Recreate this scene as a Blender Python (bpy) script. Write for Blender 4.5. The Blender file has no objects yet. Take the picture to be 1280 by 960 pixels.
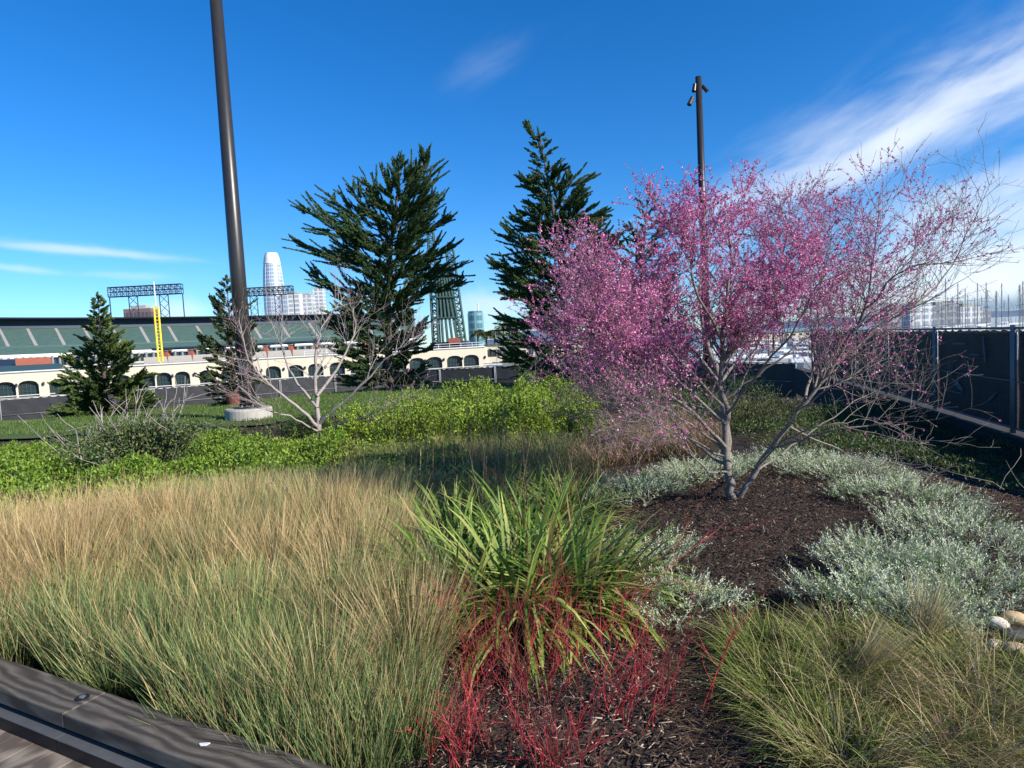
import bpy, math, random
import numpy as np
from mathutils import Vector, Matrix
R = math.radians
random.seed(7)
rng = np.random.RandomState(11)

# ------------------------------------------------------------------ camera
S = bpy.context.scene
COL = S.collection
FPX = 800.0
PITCH = math.atan(53/800.0); ROLL = R(3.0)
EYE = Vector((0, 0, 1.6))
fwd = Vector((0, math.cos(PITCH), -math.sin(PITCH)))
r0 = Vector((1, 0, 0)); u0 = r0.cross(fwd)
camR = r0*math.cos(ROLL) - u0*math.sin(ROLL)
camU = u0*math.cos(ROLL) + r0*math.sin(ROLL)
cam = bpy.data.cameras.new('camera'); co = bpy.data.objects.new('camera', cam); COL.objects.link(co)
cam.sensor_width = 36; cam.lens = FPX/1280*36; cam.clip_start = .05; cam.clip_end = 12000
m = Matrix((camR, camU, -fwd)).transposed().to_4x4(); m.translation = EYE
co.matrix_world = m
S.camera = co

# ------------------------------------------------------------------ sky, sun, exposure
SUN_EL = R(29); SUN_DIR = Vector((0.86, -0.50, 0)).normalized()
sun_az = math.atan2(SUN_DIR.x, SUN_DIR.y)          # clockwise from +Y
W = bpy.data.worlds.new("World"); S.world = W; W.use_nodes = True
nt = W.node_tree; nt.nodes.clear()
def N(t, **kw):
    n = nt.nodes.new(t)
    for k, v in kw.items(): setattr(n, k, v)
    return n
def val(x):
    return x
def mth(op, a, b=None, c=None, clamp=False):
    n = N('ShaderNodeMath', operation=op, use_clamp=clamp)
    for i, v in enumerate((a, b, c)):
        if v is None: continue
        if isinstance(v, (int, float)): n.inputs[i].default_value = v
        else: nt.links.new(v, n.inputs[i])
    return n.outputs[0]
sky = N('ShaderNodeTexSky', sky_type='NISHITA', sun_disc=False)
sky.sun_elevation = SUN_EL; sky.sun_rotation = sun_az
sky.altitude = 0; sky.air_density = 1.0; sky.dust_density = 0.0; sky.ozone_density = 3.2
hsv = N('ShaderNodeHueSaturation'); hsv.inputs['Saturation'].default_value = 1.16; hsv.inputs['Value'].default_value = 1.0
tn = N('ShaderNodeMix', data_type='RGBA', blend_type='MULTIPLY'); tn.inputs[0].default_value = 1
nt.links.new(sky.outputs[0], tn.inputs[6]); tn.inputs[7].default_value = (.66, .90, 1.22, 1)
nt.links.new(tn.outputs[2], hsv.inputs['Color'])
tc = N('ShaderNodeTexCoord')
def dotv(vec):
    n = N('ShaderNodeVectorMath', operation='DOT_PRODUCT')
    nt.links.new(tc.outputs['Generated'], n.inputs[0]); n.inputs[1].default_value = vec
    return n.outputs['Value']
def ray(px, py):
    return fwd + camR*((px-640)/FPX) + camU*((480-py)/FPX)
def cloud(px, py, su, sv, ang, scale, stretch, lo, hi, gain, seed, sharp=1.0, detail=7):
    """a patch of cloud at a direction of the sky: soft ellipse times streaky noise"""
    d = ray(px, py).normalized()
    right = d.cross(Vector((0, 0, 1))).normalized(); up = right.cross(d)
    a = R(ang)
    ua = right*math.cos(a) + up*math.sin(a); va = -right*math.sin(a) + up*math.cos(a)
    w = mth('MAXIMUM', dotv(d), 0.01)
    u = mth('DIVIDE', dotv(ua), w); v = mth('DIVIDE', dotv(va), w)
    uu = mth('POWER', mth('ABSOLUTE', mth('DIVIDE', u, su)), 2.0)
    vv = mth('POWER', mth('ABSOLUTE', mth('DIVIDE', v, sv)), 2.0)
    g = mth('POWER', 2.718, mth('MULTIPLY', mth('ADD', uu, vv), -1.0))
    cx = N('ShaderNodeCombineXYZ')
    nt.links.new(mth('MULTIPLY', u, scale), cx.inputs[0]); nt.links.new(mth('MULTIPLY', v, scale*stretch), cx.inputs[1])
    cx.inputs[2].default_value = seed
    no = N('ShaderNodeTexNoise'); no.inputs['Scale'].default_value = 1; no.inputs['Detail'].default_value = detail
    no.inputs['Roughness'].default_value = .55; no.inputs['Distortion'].default_value = .35
    nt.links.new(cx.outputs[0], no.inputs['Vector'])
    mr = N('ShaderNodeMapRange', interpolation_type='SMOOTHSTEP'); mr.inputs[1].default_value = lo; mr.inputs[2].default_value = hi
    nz = mth('ADD', no.outputs['Fac'], mth('MULTIPLY', mth('SUBTRACT', g, .6), .35*sharp))
    nt.links.new(nz, mr.inputs[0])
    front = mth('GREATER_THAN', dotv(d), 0.05)
    return mth('MULTIPLY', mth('MULTIPLY', mth('MULTIPLY', mr.outputs[0], g), gain), front, clamp=True)
clouds = [
    cloud(1240, 112, .30, .050, 19, 6, 3.6, .32, .66, .62, 1.3),
    cloud(1120, 165, .30, .070, 20, 5, 3.4, .34, .74, .55, 4.1),
    cloud(1010, 215, .34, .040, 12, 6, 4.0, .34, .76, .42, 2.2),
    cloud(1220, 262, .22, .07, 14, 5, 3.0, .30, .70, .6, 8.2),
    cloud(1290, 315, .22, .06, 8, 5, 2.8, .30, .66, .6, 3.7),
    cloud(1180, 335, .20, .035, 4, 7, 2.8, .32, .62, .6, 6.7),
    cloud(612, 78, .09, .026, 24, 7, 3.0, .36, .85, .11, 5.6),
    cloud(110, 314, .13, .0075, -4, 9, 3.0, .25, .65, .55, 7.1),
    cloud(10, 334, .07, .006, -6, 9, 3.0, .3, .7, .4, 9.4),
    cloud(150, 344, .07, .007, -2, 9, 3.0, .3, .7, .25, 12.4),
    cloud(220, 390, .05, .018, 0, 14, 1.2, .28, .55, .5, 13.9),
    cloud(620, 380, .10, .035, 0, 9, 1.6, .34, .66, .5, 15.2),
    cloud(1246, 350, .065, .028, 0, 18, 1.2, .25, .42, .95, 16.5, 1.8),
    cloud(1180, 368, .09, .018, 0, 16, 1.6, .28, .44, .85, 18.9, 1.6),
]
acc = clouds[0]
for c in clouds[1:]:
    # 1-(1-a)(1-b)
    acc = mth('SUBTRACT', 1.0, mth('MULTIPLY', mth('SUBTRACT', 1.0, acc), mth('SUBTRACT', 1.0, c)))
grey = cloud(1262, 383, .13, .012, 0, 9, 2.0, .15, .45, .9, 21.0)
mixc = N('ShaderNodeMix', data_type='RGBA'); nt.links.new(acc, mixc.inputs[0])
nt.links.new(hsv.outputs[0], mixc.inputs[6]); mixc.inputs[7].default_value = (6.6, 7.2, 7.9, 1)
mixg = N('ShaderNodeMix', data_type='RGBA'); nt.links.new(grey, mixg.inputs[0])
nt.links.new(mixc.outputs[2], mixg.inputs[6]); mixg.inputs[7].default_value = (2.2, 3.2, 4.6, 1)
bg = N('ShaderNodeBackground'); bg.inputs['Strength'].default_value = .087
nt.links.new(mixg.outputs[2], bg.inputs['Color'])
out = N('ShaderNodeOutputWorld'); nt.links.new(bg.outputs[0], out.inputs[0])
sl = bpy.data.lights.new('sun', 'SUN'); sl.energy = 5.0; sl.angle = R(.5); sl.color = (1.0, .93, .82)
so = bpy.data.objects.new('sun', sl); COL.objects.link(so)
to_sun = Vector((SUN_DIR.x*math.cos(SUN_EL), SUN_DIR.y*math.cos(SUN_EL), math.sin(SUN_EL)))
so.rotation_euler = to_sun.to_track_quat('Z', 'Y').to_euler(); so.location = (10, -10, 30)
S.view_settings.view_transform = 'Standard'; S.view_settings.look = 'None'
S.view_settings.exposure = 0.74; S.cycles.max_bounces = 5; S.cycles.diffuse_bounces = 3; S.cycles.glossy_bounces = 2; S.cycles.transmission_bounces = 3
S.view_settings.gamma = 1

# ------------------------------------------------------------------ helpers
def at(px, py, Y):
    d = ray(px, py); return EYE + d*(Y/d.y)
def gp(px, py, z=0.0):
    d = ray(px, py); return EYE + d*((z-EYE.z)/d.z)
def hx(px):
    """X/Y ratio on the horizon for a picture column"""
    py = 427 - (px-640)*math.tan(ROLL)
    d = ray(px, py); return d.x/d.y
def ss(a, b, x):
    t = np.clip((x-a)/(b-a), 0, 1); return t*t*(3-2*t)
def H(x, y):
    x = np.asarray(x, float); y = np.asarray(y, float)
    yc = np.interp(x, [-14, -3, 2, 8], [18, 26, 21, 17])
    h = -.72*ss(3.6, 7.3, x)*(1-ss(22, 30, y))
    h = h - 2.0*ss(yc, yc+12, y) - 3.0*ss(52, 60, y)
    h = h + .18*np.exp(-((x-2.6)**2/3.0+(y-5.6)**2/2.6))
    h = h + .02*np.sin(x*2.1+y)*np.cos(y*1.7-x*.6)
    h = np.where(h > 0, h, h)
    t = (y - 3.2) + .52*(x+2.6)             # towards the deck: slightly lower and level
    return h - .05*(1-ss(-.2, .5, t))
def Hf(x, y): return float(H(x, y))

def tag(o, label=None, cat=None, group=None, kind=None):
    if label: o['label'] = label
    if cat: o['category'] = cat
    if group: o['group'] = group
    if kind: o['kind'] = kind
    return o
def empty(name, loc=(0, 0, 0), rz=0.0):
    o = bpy.data.objects.new(name, None); COL.objects.link(o)
    o.location = loc; o.rotation_euler = (0, 0, rz); o.empty_display_size = .2
    return o
def copy_tree(o, parent=None):
    c = o.copy(); COL.objects.link(c); c.parent = parent
    for ch in [k for k in COL.objects if k.parent == o]: copy_tree(ch, c)
    return c

def mat(name, color=(.5, .5, .5), rough=.8, metal=0.0, noise=None, bump=None, attr=False, trans=0.0, spec=.3, alpha=None, coat=0):
    M = bpy.data.materials.new(name); M.use_nodes = True
    t = M.node_tree; b = t.nodes['Principled BSDF']
    b.inputs['Base Color'].default_value = (*color, 1); b.inputs['Roughness'].default_value = rough
    b.inputs['Metallic'].default_value = metal; b.inputs['Specular IOR Level'].default_value = spec
    src = None
    if attr:
        a = t.nodes.new('ShaderNodeVertexColor'); a.layer_name = 'tint'; src = a.outputs[0]
    tcn = t.nodes.new('ShaderNodeTexCoord')
    if noise:
        sc, col2, amt = noise[:3]; st = noise[3] if len(noise) > 3 else (1, 1, 1)
        mp = t.nodes.new('ShaderNodeMapping'); mp.inputs['Scale'].default_value = st
        t.links.new(tcn.outputs['Object'], mp.inputs[0])
        n = t.nodes.new('ShaderNodeTexNoise'); n.inputs['Scale'].default_value = sc; n.inputs['Detail'].default_value = 8
        n.inputs['Roughness'].default_value = .65
        t.links.new(mp.outputs[0], n.inputs['Vector'])
        r = t.nodes.new('ShaderNodeMapRange'); r.inputs[1].default_value = .5-.28/amt; r.inputs[2].default_value = .5+.28/amt
        t.links.new(n.outputs['Fac'], r.inputs[0])
        mx = t.nodes.new('ShaderNodeMix'); mx.data_type = 'RGBA'
        t.links.new(r.outputs[0], mx.inputs[0]); mx.inputs[6].default_value = (*color, 1); mx.inputs[7].default_value = (*col2, 1)
        if src: t.links.new(src, mx.inputs[6])
        src = mx.outputs[2]
    if src: t.links.new(src, b.inputs['Base Color'])
    if bump:
        n2 = t.nodes.new('ShaderNodeTexNoise'); n2.inputs['Scale'].default_value = bump[0]; n2.inputs['Detail'].default_value = 6
        t.links.new(tcn.outputs['Object'], n2.inputs['Vector'])
        bp = t.nodes.new('ShaderNodeBump'); bp.inputs['Strength'].default_value = bump[1]; bp.inputs['Distance'].default_value = bump[2]
        t.links.new(n2.outputs['Fac'], bp.inputs['Height']); t.links.new(bp.outputs[0], b.inputs['Normal'])
    if trans:
        tr = t.nodes.new('ShaderNodeBsdfTranslucent'); ms = t.nodes.new('ShaderNodeMixShader'); ms.inputs[0].default_value = trans
        if src: t.links.new(src, tr.inputs['Color'])
        else: tr.inputs['Color'].default_value = (*color, 1)
        o = t.nodes['Material Output']
        t.links.new(b.outputs[0], ms.inputs[1]); t.links.new(tr.outputs[0], ms.inputs[2]); t.links.new(ms.outputs[0], o.inputs[0])
    return M

def np_mesh(name, V, F4, material, parent=None, cols=None, smooth=False, F3=None):
    me = bpy.data.meshes.new(name)
    V = np.asarray(V, np.float32); nv = len(V)
    F4 = np.asarray(F4, np.int32).reshape(-1, 4)
    me.vertices.add(nv); me.vertices.foreach_set('co', V.ravel())
    n = len(F4)
    if F3 is not None and len(F3):
        F3 = np.asarray(F3, np.int32).reshape(-1, 3); n3 = len(F3)
    else: F3 = np.zeros((0, 3), np.int32); n3 = 0
    me.loops.add(n*4+n3*3); me.loops.foreach_set('vertex_index', np.concatenate([F4.ravel(), F3.ravel()]))
    me.polygons.add(n+n3)
    me.polygons.foreach_set('loop_start', np.concatenate([np.arange(n)*4, n*4+np.arange(n3)*3]).astype(np.int32))
    me.polygons.foreach_set('loop_total', np.concatenate([np.full(n, 4), np.full(n3, 3)]).astype(np.int32))
    if smooth: me.polygons.foreach_set('use_smooth', np.ones(n+n3, bool))
    me.update(calc_edges=True)
    if cols is not None:
        ca = me.color_attributes.new('tint', 'FLOAT_COLOR', 'POINT')
        c4 = np.ones((nv, 4), np.float32); c4[:, :3] = cols
        ca.data.foreach_set('color', c4.ravel())
    me.materials.append(material)
    o = bpy.data.objects.new(name, me); COL.objects.link(o)
    if parent: o.parent = parent
    return o

class MB:
    def __init__(s): s.v = []; s.f = []
    def add(s, vs, fs):
        k = len(s.v); s.v += [tuple(v) for v in vs]; s.f += [tuple(i+k for i in f) for f in fs]; return s
    def box(s, lo, hi, M4=None):
        x0, y0, z0 = lo; x1, y1, z1 = hi
        vs = [Vector(p) for p in ((x0,y0,z0),(x1,y0,z0),(x1,y1,z0),(x0,y1,z0),(x0,y0,z1),(x1,y0,z1),(x1,y1,z1),(x0,y1,z1))]
        if M4 is not None: vs = [M4 @ v for v in vs]
        return s.add(vs, [(0,3,2,1),(4,5,6,7),(0,1,5,4),(1,2,6,5),(2,3,7,6),(3,0,4,7)])
    def prism(s, pts, z0, z1):
        n = len(pts)
        vs = [(p[0], p[1], z0) for p in pts]+[(p[0], p[1], z1) for p in pts]
        return s.add(vs, [tuple(range(n-1, -1, -1)), tuple(range(n, 2*n))]+[(i, (i+1) % n, n+(i+1) % n, n+i) for i in range(n)])
    def tube(s, pts, radii, sides=6, cap=True):
        pts = [Vector(p) for p in pts]
        if isinstance(radii, (int, float)): radii = [radii]*len(pts)
        n = len(pts); vs = []
        pu = None
        for i, p in enumerate(pts):
            d = (pts[min(i+1, n-1)]-pts[max(i-1, 0)])
            d = d.normalized() if d.length > 1e-9 else Vector((0, 0, 1))
            if pu is None: pu = d.cross(Vector((.3, .2, 1)) if abs(d.z) < .95 else Vector((1, .2, 0))).normalized()
            u = (pu - d*pu.dot(d))
            u = u.normalized() if u.length > 1e-6 else d.orthogonal().normalized()
            pu = u; w = d.cross(u)
            for k in range(sides):
                a = 2*math.pi*k/sides
                vs.append(p + (u*math.cos(a)+w*math.sin(a))*radii[i])
        fs = [(i*sides+k, i*sides+(k+1) % sides, (i+1)*sides+(k+1) % sides, (i+1)*sides+k) for i in range(n-1) for k in range(sides)]
        if cap: fs += [tuple(range(sides-1, -1, -1)), tuple((n-1)*sides+k for k in range(sides))]
        return s.add(vs, fs)
    def build(s, name, material, parent=None, smooth=False, loc=None, bevel=0):
        me = bpy.data.meshes.new(name); me.from_pydata(s.v, [], s.f); me.materials.append(material); me.update()
        if smooth: me.polygons.foreach_set('use_smooth', [True]*len(me.polygons))
        o = bpy.data.objects.new(name, me); COL.objects.link(o)
        if parent: o.parent = parent
        if loc: o.location = loc
        if bevel:
            b = o.modifiers.new('b', 'BEVEL'); b.width = bevel; b.segments = 2; b.limit_method = 'ANGLE'
        return o

def norm(a): return a/np.maximum(np.linalg.norm(a, axis=-1, keepdims=True), 1e-9)
def pal(n, cols, jit=.15, r=None):
    """n colours picked from a palette with weights: [(w, (r,g,b)), ...]"""
    r = r or rng
    w = np.array([c[0] for c in cols], float); w /= w.sum()
    k = r.choice(len(cols), n, p=w); C = np.array([c[1] for c in cols])[k]
    return C*(1+jit*(r.rand(n, 1)*2-1))
def blades(base, az, lean, curl, L, Wd, c0, c1, segs=4, face=None, wob=0.0):
    """ribbon blades: returns V, F, C"""
    n = len(base); ts = np.linspace(0, 1, segs+1)
    az = np.broadcast_to(az, n); out = np.stack([np.cos(az), np.sin(az), np.zeros(n)], 1)
    if face is None: face = az+np.pi/2+(rng.rand(n)-.5)*2.6
    side = np.stack([np.cos(face), np.sin(face), np.zeros(n)], 1)
    P = np.zeros((n, segs+1, 3)); P[:, 0] = base
    for i in range(segs):
        th = lean+curl*(ts[i]+.5/segs)
        P[:, i+1] = P[:, i]+(L/segs)[:, None]*(np.sin(th)[:, None]*out+np.cos(th)[:, None]*np.array([0, 0, 1.]))
    wp = np.array([.75]+[1.0]*(segs-1)+[.12]); wp = np.minimum(wp, 1.15*(1-ts)**.5+.12)
    off = side[:, None, :]*(Wd[:, None]*wp[None]*.5)[:, :, None]
    V = np.stack([P-off, P+off], 2).reshape(n, -1, 3)
    k = 2*(segs+1)
    f = np.array([[2*i, 2*i+1, 2*i+3, 2*i+2] for i in range(segs)])
    F = (np.arange(n)[:, None, None]*k+f[None]).reshape(-1, 4)
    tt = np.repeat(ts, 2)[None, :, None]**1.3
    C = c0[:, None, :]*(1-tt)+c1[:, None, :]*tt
    return V.reshape(-1, 3), F, C.reshape(-1, 3)
def leaves(p, d, L, Wd, C, flat=None):
    """pointed leaves with a slight fold: p base, d direction"""
    n = len(p); d = norm(d)
    r = rng.randn(n, 3) if flat is None else flat+.35*rng.randn(n, 3)
    s = norm(np.cross(d, r)); nn = np.cross(s, d)
    L = np.broadcast_to(L, n)[:, None]; Wd = np.broadcast_to(Wd, n)[:, None]
    V = np.stack([p, p+d*L*.45+s*Wd*.5+nn*Wd*.15, p+d*L, p+d*L*.45-s*Wd*.5+nn*Wd*.15], 1)
    F = np.arange(n*4).reshape(-1, 4)
    return V.reshape(-1, 3), F, np.repeat(C, 4, 0)
def join(parts):
    Vs, Fs, Cs, k = [], [], [], 0
    for V, F, C in parts:
        Vs.append(V); Fs.append(F+k); Cs.append(C); k += len(V)
    return np.concatenate(Vs), np.concatenate(Fs), np.concatenate(Cs)
def in_poly(x, y, poly):
    inside = np.zeros(len(x), bool); n = len(poly); j = n-1
    for i in range(n):
        xi, yi = poly[i]; xj, yj = poly[j]
        c = ((yi > y) != (yj > y)) & (x < (xj-xi)*(y-yi)/((yj-yi) or 1e-9)+xi)
        inside ^= c; j = i
    return inside
def poly_pts(poly, n):
    P = np.array(poly); lo = P.min(0); hi = P.max(0); out = np.zeros((0, 2))
    while len(out) < n:
        q = lo+(hi-lo)*rng.rand(n*2, 2); out = np.concatenate([out, q[in_poly(q[:, 0], q[:, 1], poly)]])
    return out[:n]
def with_z(xy, dz=0): return np.column_stack([xy, H(xy[:, 0], xy[:, 1])+dz])

M = {}
M['leaf'] = mat('leaf', attr=True, rough=.55, trans=.28, spec=.35)
M['grass'] = mat('grass', attr=True, rough=.6, trans=.25, spec=.3)
M['needle'] = mat('needle', attr=True, rough=.7, trans=.10, spec=.2)
M['silver'] = mat('silver_leaf', attr=True, rough=.8, trans=.12, spec=.15)
M['petal'] = mat('petal', attr=True, rough=.6, trans=.25, spec=.2)
M['bark_pale'] = mat('bark_pale', (.27, .232, .20), .85, noise=(30, (.11, .097, .088), 1.3), bump=(60, .4, .01))
M['bark_white'] = mat('bark_white', (.36, .31, .29), .85, noise=(20, (.24, .21, .19), 1.2))
M['bark_dark'] = mat('bark_dark', (.11, .085, .065), .9, noise=(20, (.05, .04, .032), 1.2), bump=(30, .5, .02))
M['red_stem'] = mat('red_stem', attr=True, rough=.45, spec=.4)
M['soil'] = mat('soil', (.060, .043, .032), .95, noise=(9, (.025, .018, .014), 1.3), bump=(60, .8, .03))
M['lawn'] = mat('lawn', (.060, .105, .020), .9, noise=(3, (.085, .115, .035), 1.2), bump=(90, .7, .03))
M['chip'] = mat('chip', attr=True, rough=.8, spec=.3)
M['wood'] = mat('wood', attr=False, color=(.17, .15, .135), rough=.75)
M['steel'] = mat('steel', (.42, .44, .46), .35, .8, noise=(12, (.30, .31, .33), 1.0))
M['black'] = mat('black_rubber', (.012, .012, .014), .5)
M['pole'] = mat('pole_paint', (.026, .025, .026), .36, .2, noise=(6, (.040, .037, .036), .8), spec=.5)
M['concrete'] = mat('concrete', (.42, .40, .36), .9, noise=(7, (.26, .25, .23), 1.1), bump=(40, .4, .01))
M['shaded_concrete'] = mat('shaded_concrete', (.055, .052, .050), .9, noise=(4, (.035, .034, .034), 1.1), bump=(40, .3, .01))  # concrete colour lowered so the wall and coping look shaded
M['galv'] = mat('galvanised', (.26, .26, .26), .6, .15, noise=(14, (.16, .16, .16), 1.0))
M['wire'] = mat('dull_wire', (.12, .125, .13), .6, .4)
M['screen'] = mat('screen', (.020, .021, .026), .55, noise=(5, (.033, .034, .04), 1.1), bump=(3, .25, .02))
M['mark'] = mat('mark', (.20, .22, .25), .7, noise=(12, (.10, .11, .12), 1.2))
M['cream'] = mat('cream_render', (.62, .55, .42), .85, noise=(.6, (.52, .46, .35), 1.0))
M['white'] = mat('white_paint', (.72, .73, .72), .6, noise=(3, (.6, .6, .6), .8))
M['seat'] = mat('green_seating', (.035, .085, .070), .8, noise=(1.0, (.085, .14, .12), 1.3, (.5, .5, 6)), bump=(3, .4, .1))
M['dsteel'] = mat('dark_steel', (.030, .045, .065), .6, .3)
M['gsteel'] = mat('green_steel', (.060, .115, .105), .6, .2, noise=(.8, (.04, .08, .075), 1))
M['glass_dark'] = mat('dark_glass', (.025, .035, .04), .15, spec=.6)
M['brick'] = mat('brick', (.33, .11, .07), .9, noise=(2, (.25, .08, .055), 1))
M['brick_dark'] = mat('planter_clay', (.14, .045, .035), .85)
M['yellow'] = mat('yellow_paint', (.80, .60, .03), .5)
M['water'] = mat('water', (.015, .035, .045), .12, spec=.5, bump=(1.2, .5, .3))
M['farland'] = mat('farland', (.18, .17, .155), .95, noise=(.05, (.12, .12, .10), 1))
M['stone'] = mat('stone', attr=True, rough=.7, noise=None, bump=(30, .25, .01))

# ------------------------------------------------------------------ ground, lawn, water, land beyond
def grid_sheet(name, xs, ys, zfun, material, kind='structure', keep=None):
    X, Y = np.meshgrid(xs, ys); Z = zfun(X, Y)
    V = np.stack([X, Y, Z], -1).reshape(-1, 3); nx = len(xs); ny = len(ys)
    i, j = np.meshgrid(np.arange(nx-1), np.arange(ny-1)); a = (j*nx+i).ravel()
    F = np.stack([a, a+1, a+nx+1, a+nx], 1)
    if keep is not None:
        c = V[F].mean(1); F = F[keep(c[:, 0], c[:, 1])]
    o = np_mesh(name, V, F, material, smooth=True); return tag(o, kind=kind)
xs = np.concatenate([np.linspace(-80, -8, 30), np.linspace(-7.8, 9, 110), np.linspace(9.5, 90, 34)])
ys = np.concatenate([np.linspace(-30, 1.9, 14), np.linspace(2, 12, 70), np.linspace(12.3, 30, 50), np.linspace(31, 62, 20)])
BM0 = gp(0, 821, .15); BM1 = gp(422, 960, .15)
grid_sheet('ground', xs, ys, lambda x, y: H(x, y)-.02-.10*(1-ss(-.35, -.1, (y-BM0.y)-(x-BM0.x)*(BM1.y-BM0.y)/(BM1.x-BM0.x))), M['soil'])
def lawn_keep(x, y):
    yl = np.interp(x, [-40, -13, -8, -4, -1, 2, 5, 8, 14], [13, 14.5, 14.5, 15.2, 16, 17, 18, 18.5, 19])
    return (y > yl+.35*np.sin(x*1.3)) & (x < 9) & (y < 48)
xs2 = np.linspace(-40, 9, 150); ys2 = np.linspace(12.5, 48, 110)
grid_sheet('lawn', xs2, ys2, lambda x, y: H(x, y)+.03, M['lawn'], keep=lawn_keep)
tag(MB().box((-2500, 60, -9), (6000, 8000, -4.02)).build('water', M['water']), kind='structure')

def arcD(px): return 110+(px-30)*27/560.0
lp = [(hx(p)*(arcD(p)+1.5), arcD(p)+1.5) for p in (-260, -100, 30, 200, 400, 590, 660)]
land = lp+[(lp[-1][0]+10, 260), (120, 700), (900, 3000), (-3000, 3000), (-3000, 80), (-200, 80)]
tag(MB().prism(land, -8, -3.6).build('far_land', M['farland']), kind='structure')

# ------------------------------------------------------------------ deck and wooden edge beam
def wood_mat(name, c0, c1, sx=1.2, sy=14, dist=5):
    Mx = bpy.data.materials.new(name); Mx.use_nodes = True; t = Mx.node_tree; b = t.nodes['Principled BSDF']
    tcn = t.nodes.new('ShaderNodeTexCoord'); mp = t.nodes.new('ShaderNodeMapping'); mp.inputs['Scale'].default_value = (sx, sy, sy)
    t.links.new(tcn.outputs['Object'], mp.inputs[0])
    wv = t.nodes.new('ShaderNodeTexWave'); wv.bands_direction = 'Y'; wv.inputs['Scale'].default_value = 1.1
    wv.inputs['Distortion'].default_value = dist; wv.inputs['Detail'].default_value = 3; wv.inputs['Detail Scale'].default_value = .7
    t.links.new(mp.outputs[0], wv.inputs[0])
    n = t.nodes.new('ShaderNodeTexNoise'); n.inputs['Scale'].default_value = 7; n.inputs['Detail'].default_value = 10; n.inputs['Roughness'].default_value = .75
    t.links.new(mp.outputs[0], n.inputs[0])
    mu = t.nodes.new('ShaderNodeMath'); mu.operation = 'MULTIPLY'; t.links.new(wv.outputs['Fac'], mu.inputs[0]); t.links.new(n.outputs['Fac'], mu.inputs[1])
    cr = t.nodes.new('ShaderNodeValToRGB'); cr.color_ramp.elements[0].position = .05; cr.color_ramp.elements[1].position = .75
    cr.color_ramp.elements[0].color = (*c0, 1); cr.color_ramp.elements[1].color = (*c1, 1)
    t.links.new(mu.outputs[0], cr.inputs[0]); t.links.new(cr.outputs[0], b.inputs['Base Color'])
    bp = t.nodes.new('ShaderNodeBump'); bp.inputs['Strength'].default_value = .35; bp.inputs['Distance'].default_value = .004
    t.links.new(mu.outputs[0], bp.inputs['Height']); t.links.new(bp.outputs[0], b.inputs['Normal'])
    b.inputs['Roughness'].default_value = .7; b.inputs['Specular IOR Level'].default_value = .25
    return Mx
M['beam'] = wood_mat('weathered_beam', (.050, .042, .034), (.170, .148, .122), 1.6, 6.5, 14)
M['deckw'] = wood_mat('deck_wood', (.10, .08, .065), (.32, .27, .22), 7, 1.6, 9)
FR0 = gp(0, 858, .15); FR1 = gp(278, 960, .15)
bd = (BM1-BM0); bd.z = 0; bdn = bd.normalized(); bn = Vector((bdn.y, -bdn.x, 0))    # bn points to the camera side
if bn.y > 0: bn = -bn
width = abs((FR0-BM0).dot(bn)); print('beam width', width, 'BM0', BM0, 'BM1', BM1, 'bdn', bdn)
width = max(.18, min(.36, width))
brz = math.atan2(bdn.y, bdn.x)
J = gp(89, 887, .15); sj = (J-BM0).dot(bdn)
for k, (s0, s1) in enumerate(((-6.0, sj-.002), (sj+.002, sj+3.6))):
    e = empty('edge_beam', (BM0.x+bdn.x*s0, BM0.y+bdn.y*s0, 0), brz)
    mb = MB().box((0, -width, .085), (s1-s0, 0, .15)); b_ = mb.build('timber', M['beam'], e, bevel=.006)
    mb = MB().box((0, -width+.02, -.12), (s1-s0, -.03, .083)); mb.build('support', M['black'], e)
    st_ = MB().box((0, -width-.035, .058), (s1-s0, -width+.018, .064)); st_.build('steel_strip', M['steel'], e)
    MB().box((0, -width-.033, .0), (s1-s0, -width-.027, .056)).build('black_skirt', M['black'], e)
    tag(e, ['weathered grey timber edge beam running off the left side, ending at the butt joint', 'weathered grey timber edge beam with swirling grain nearest the rushes'][k], 'edge beam', 'timber beams along the deck edge')
    if k == 0:
        FX = gp(103, 872, .152); loc = Matrix.Rotation(-brz, 3, 'Z') @ Vector((FX.x-e.location.x, FX.y-e.location.y, 0))
fx = empty('deck_light', (FX.x, FX.y, .151), brz)
MB().tube([(0, 0, 0), (0, 0, .004)], .028, 20).build('housing', M['black'], fx)
MB().tube([(0, 0, .0045), (0, 0, .007)], .013, 16).build('lens', M['steel'], fx)
tag(fx, 'small round recessed deck light set in the grey timber beam beside the joint', 'light')
q = gp(255, 930, .153)
sp = MB()
pts = [(q.x+.018*math.cos(a)*(1+.3*math.sin(3*a)), q.y+.011*math.sin(a)*(1+.3*math.cos(2*a))) for a in np.linspace(0, 2*math.pi, 14)[:-1]]
sp.prism(pts, .1505, .1535)
tag(sp.build('bird_dropping', M['white']), 'small white bird dropping on the grey timber beam', 'dropping')
# deck boards: run square to the beam, one mesh (surface pattern)
mb = MB(); k = -60
for k in range(-60, 45):
    a = k*.142
    L0 = -width-.036-(.03 if k % 2 else 0)
    for (y0, y1) in ((-width-.03, -width-2.4+.6*(k % 3)), (-width-2.4+.6*(k % 3)-.005, -width-5)):
        mb.box((a, y1, -.03), (a+.137, y0, -.002-.001*(k % 2)))
dk = mb.build('deck', M['deckw'], bevel=0); dk.location = (BM0.x, BM0.y, 0); dk.rotation_euler = (0, 0, brz+R(0)); tag(dk, kind='structure')

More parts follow.
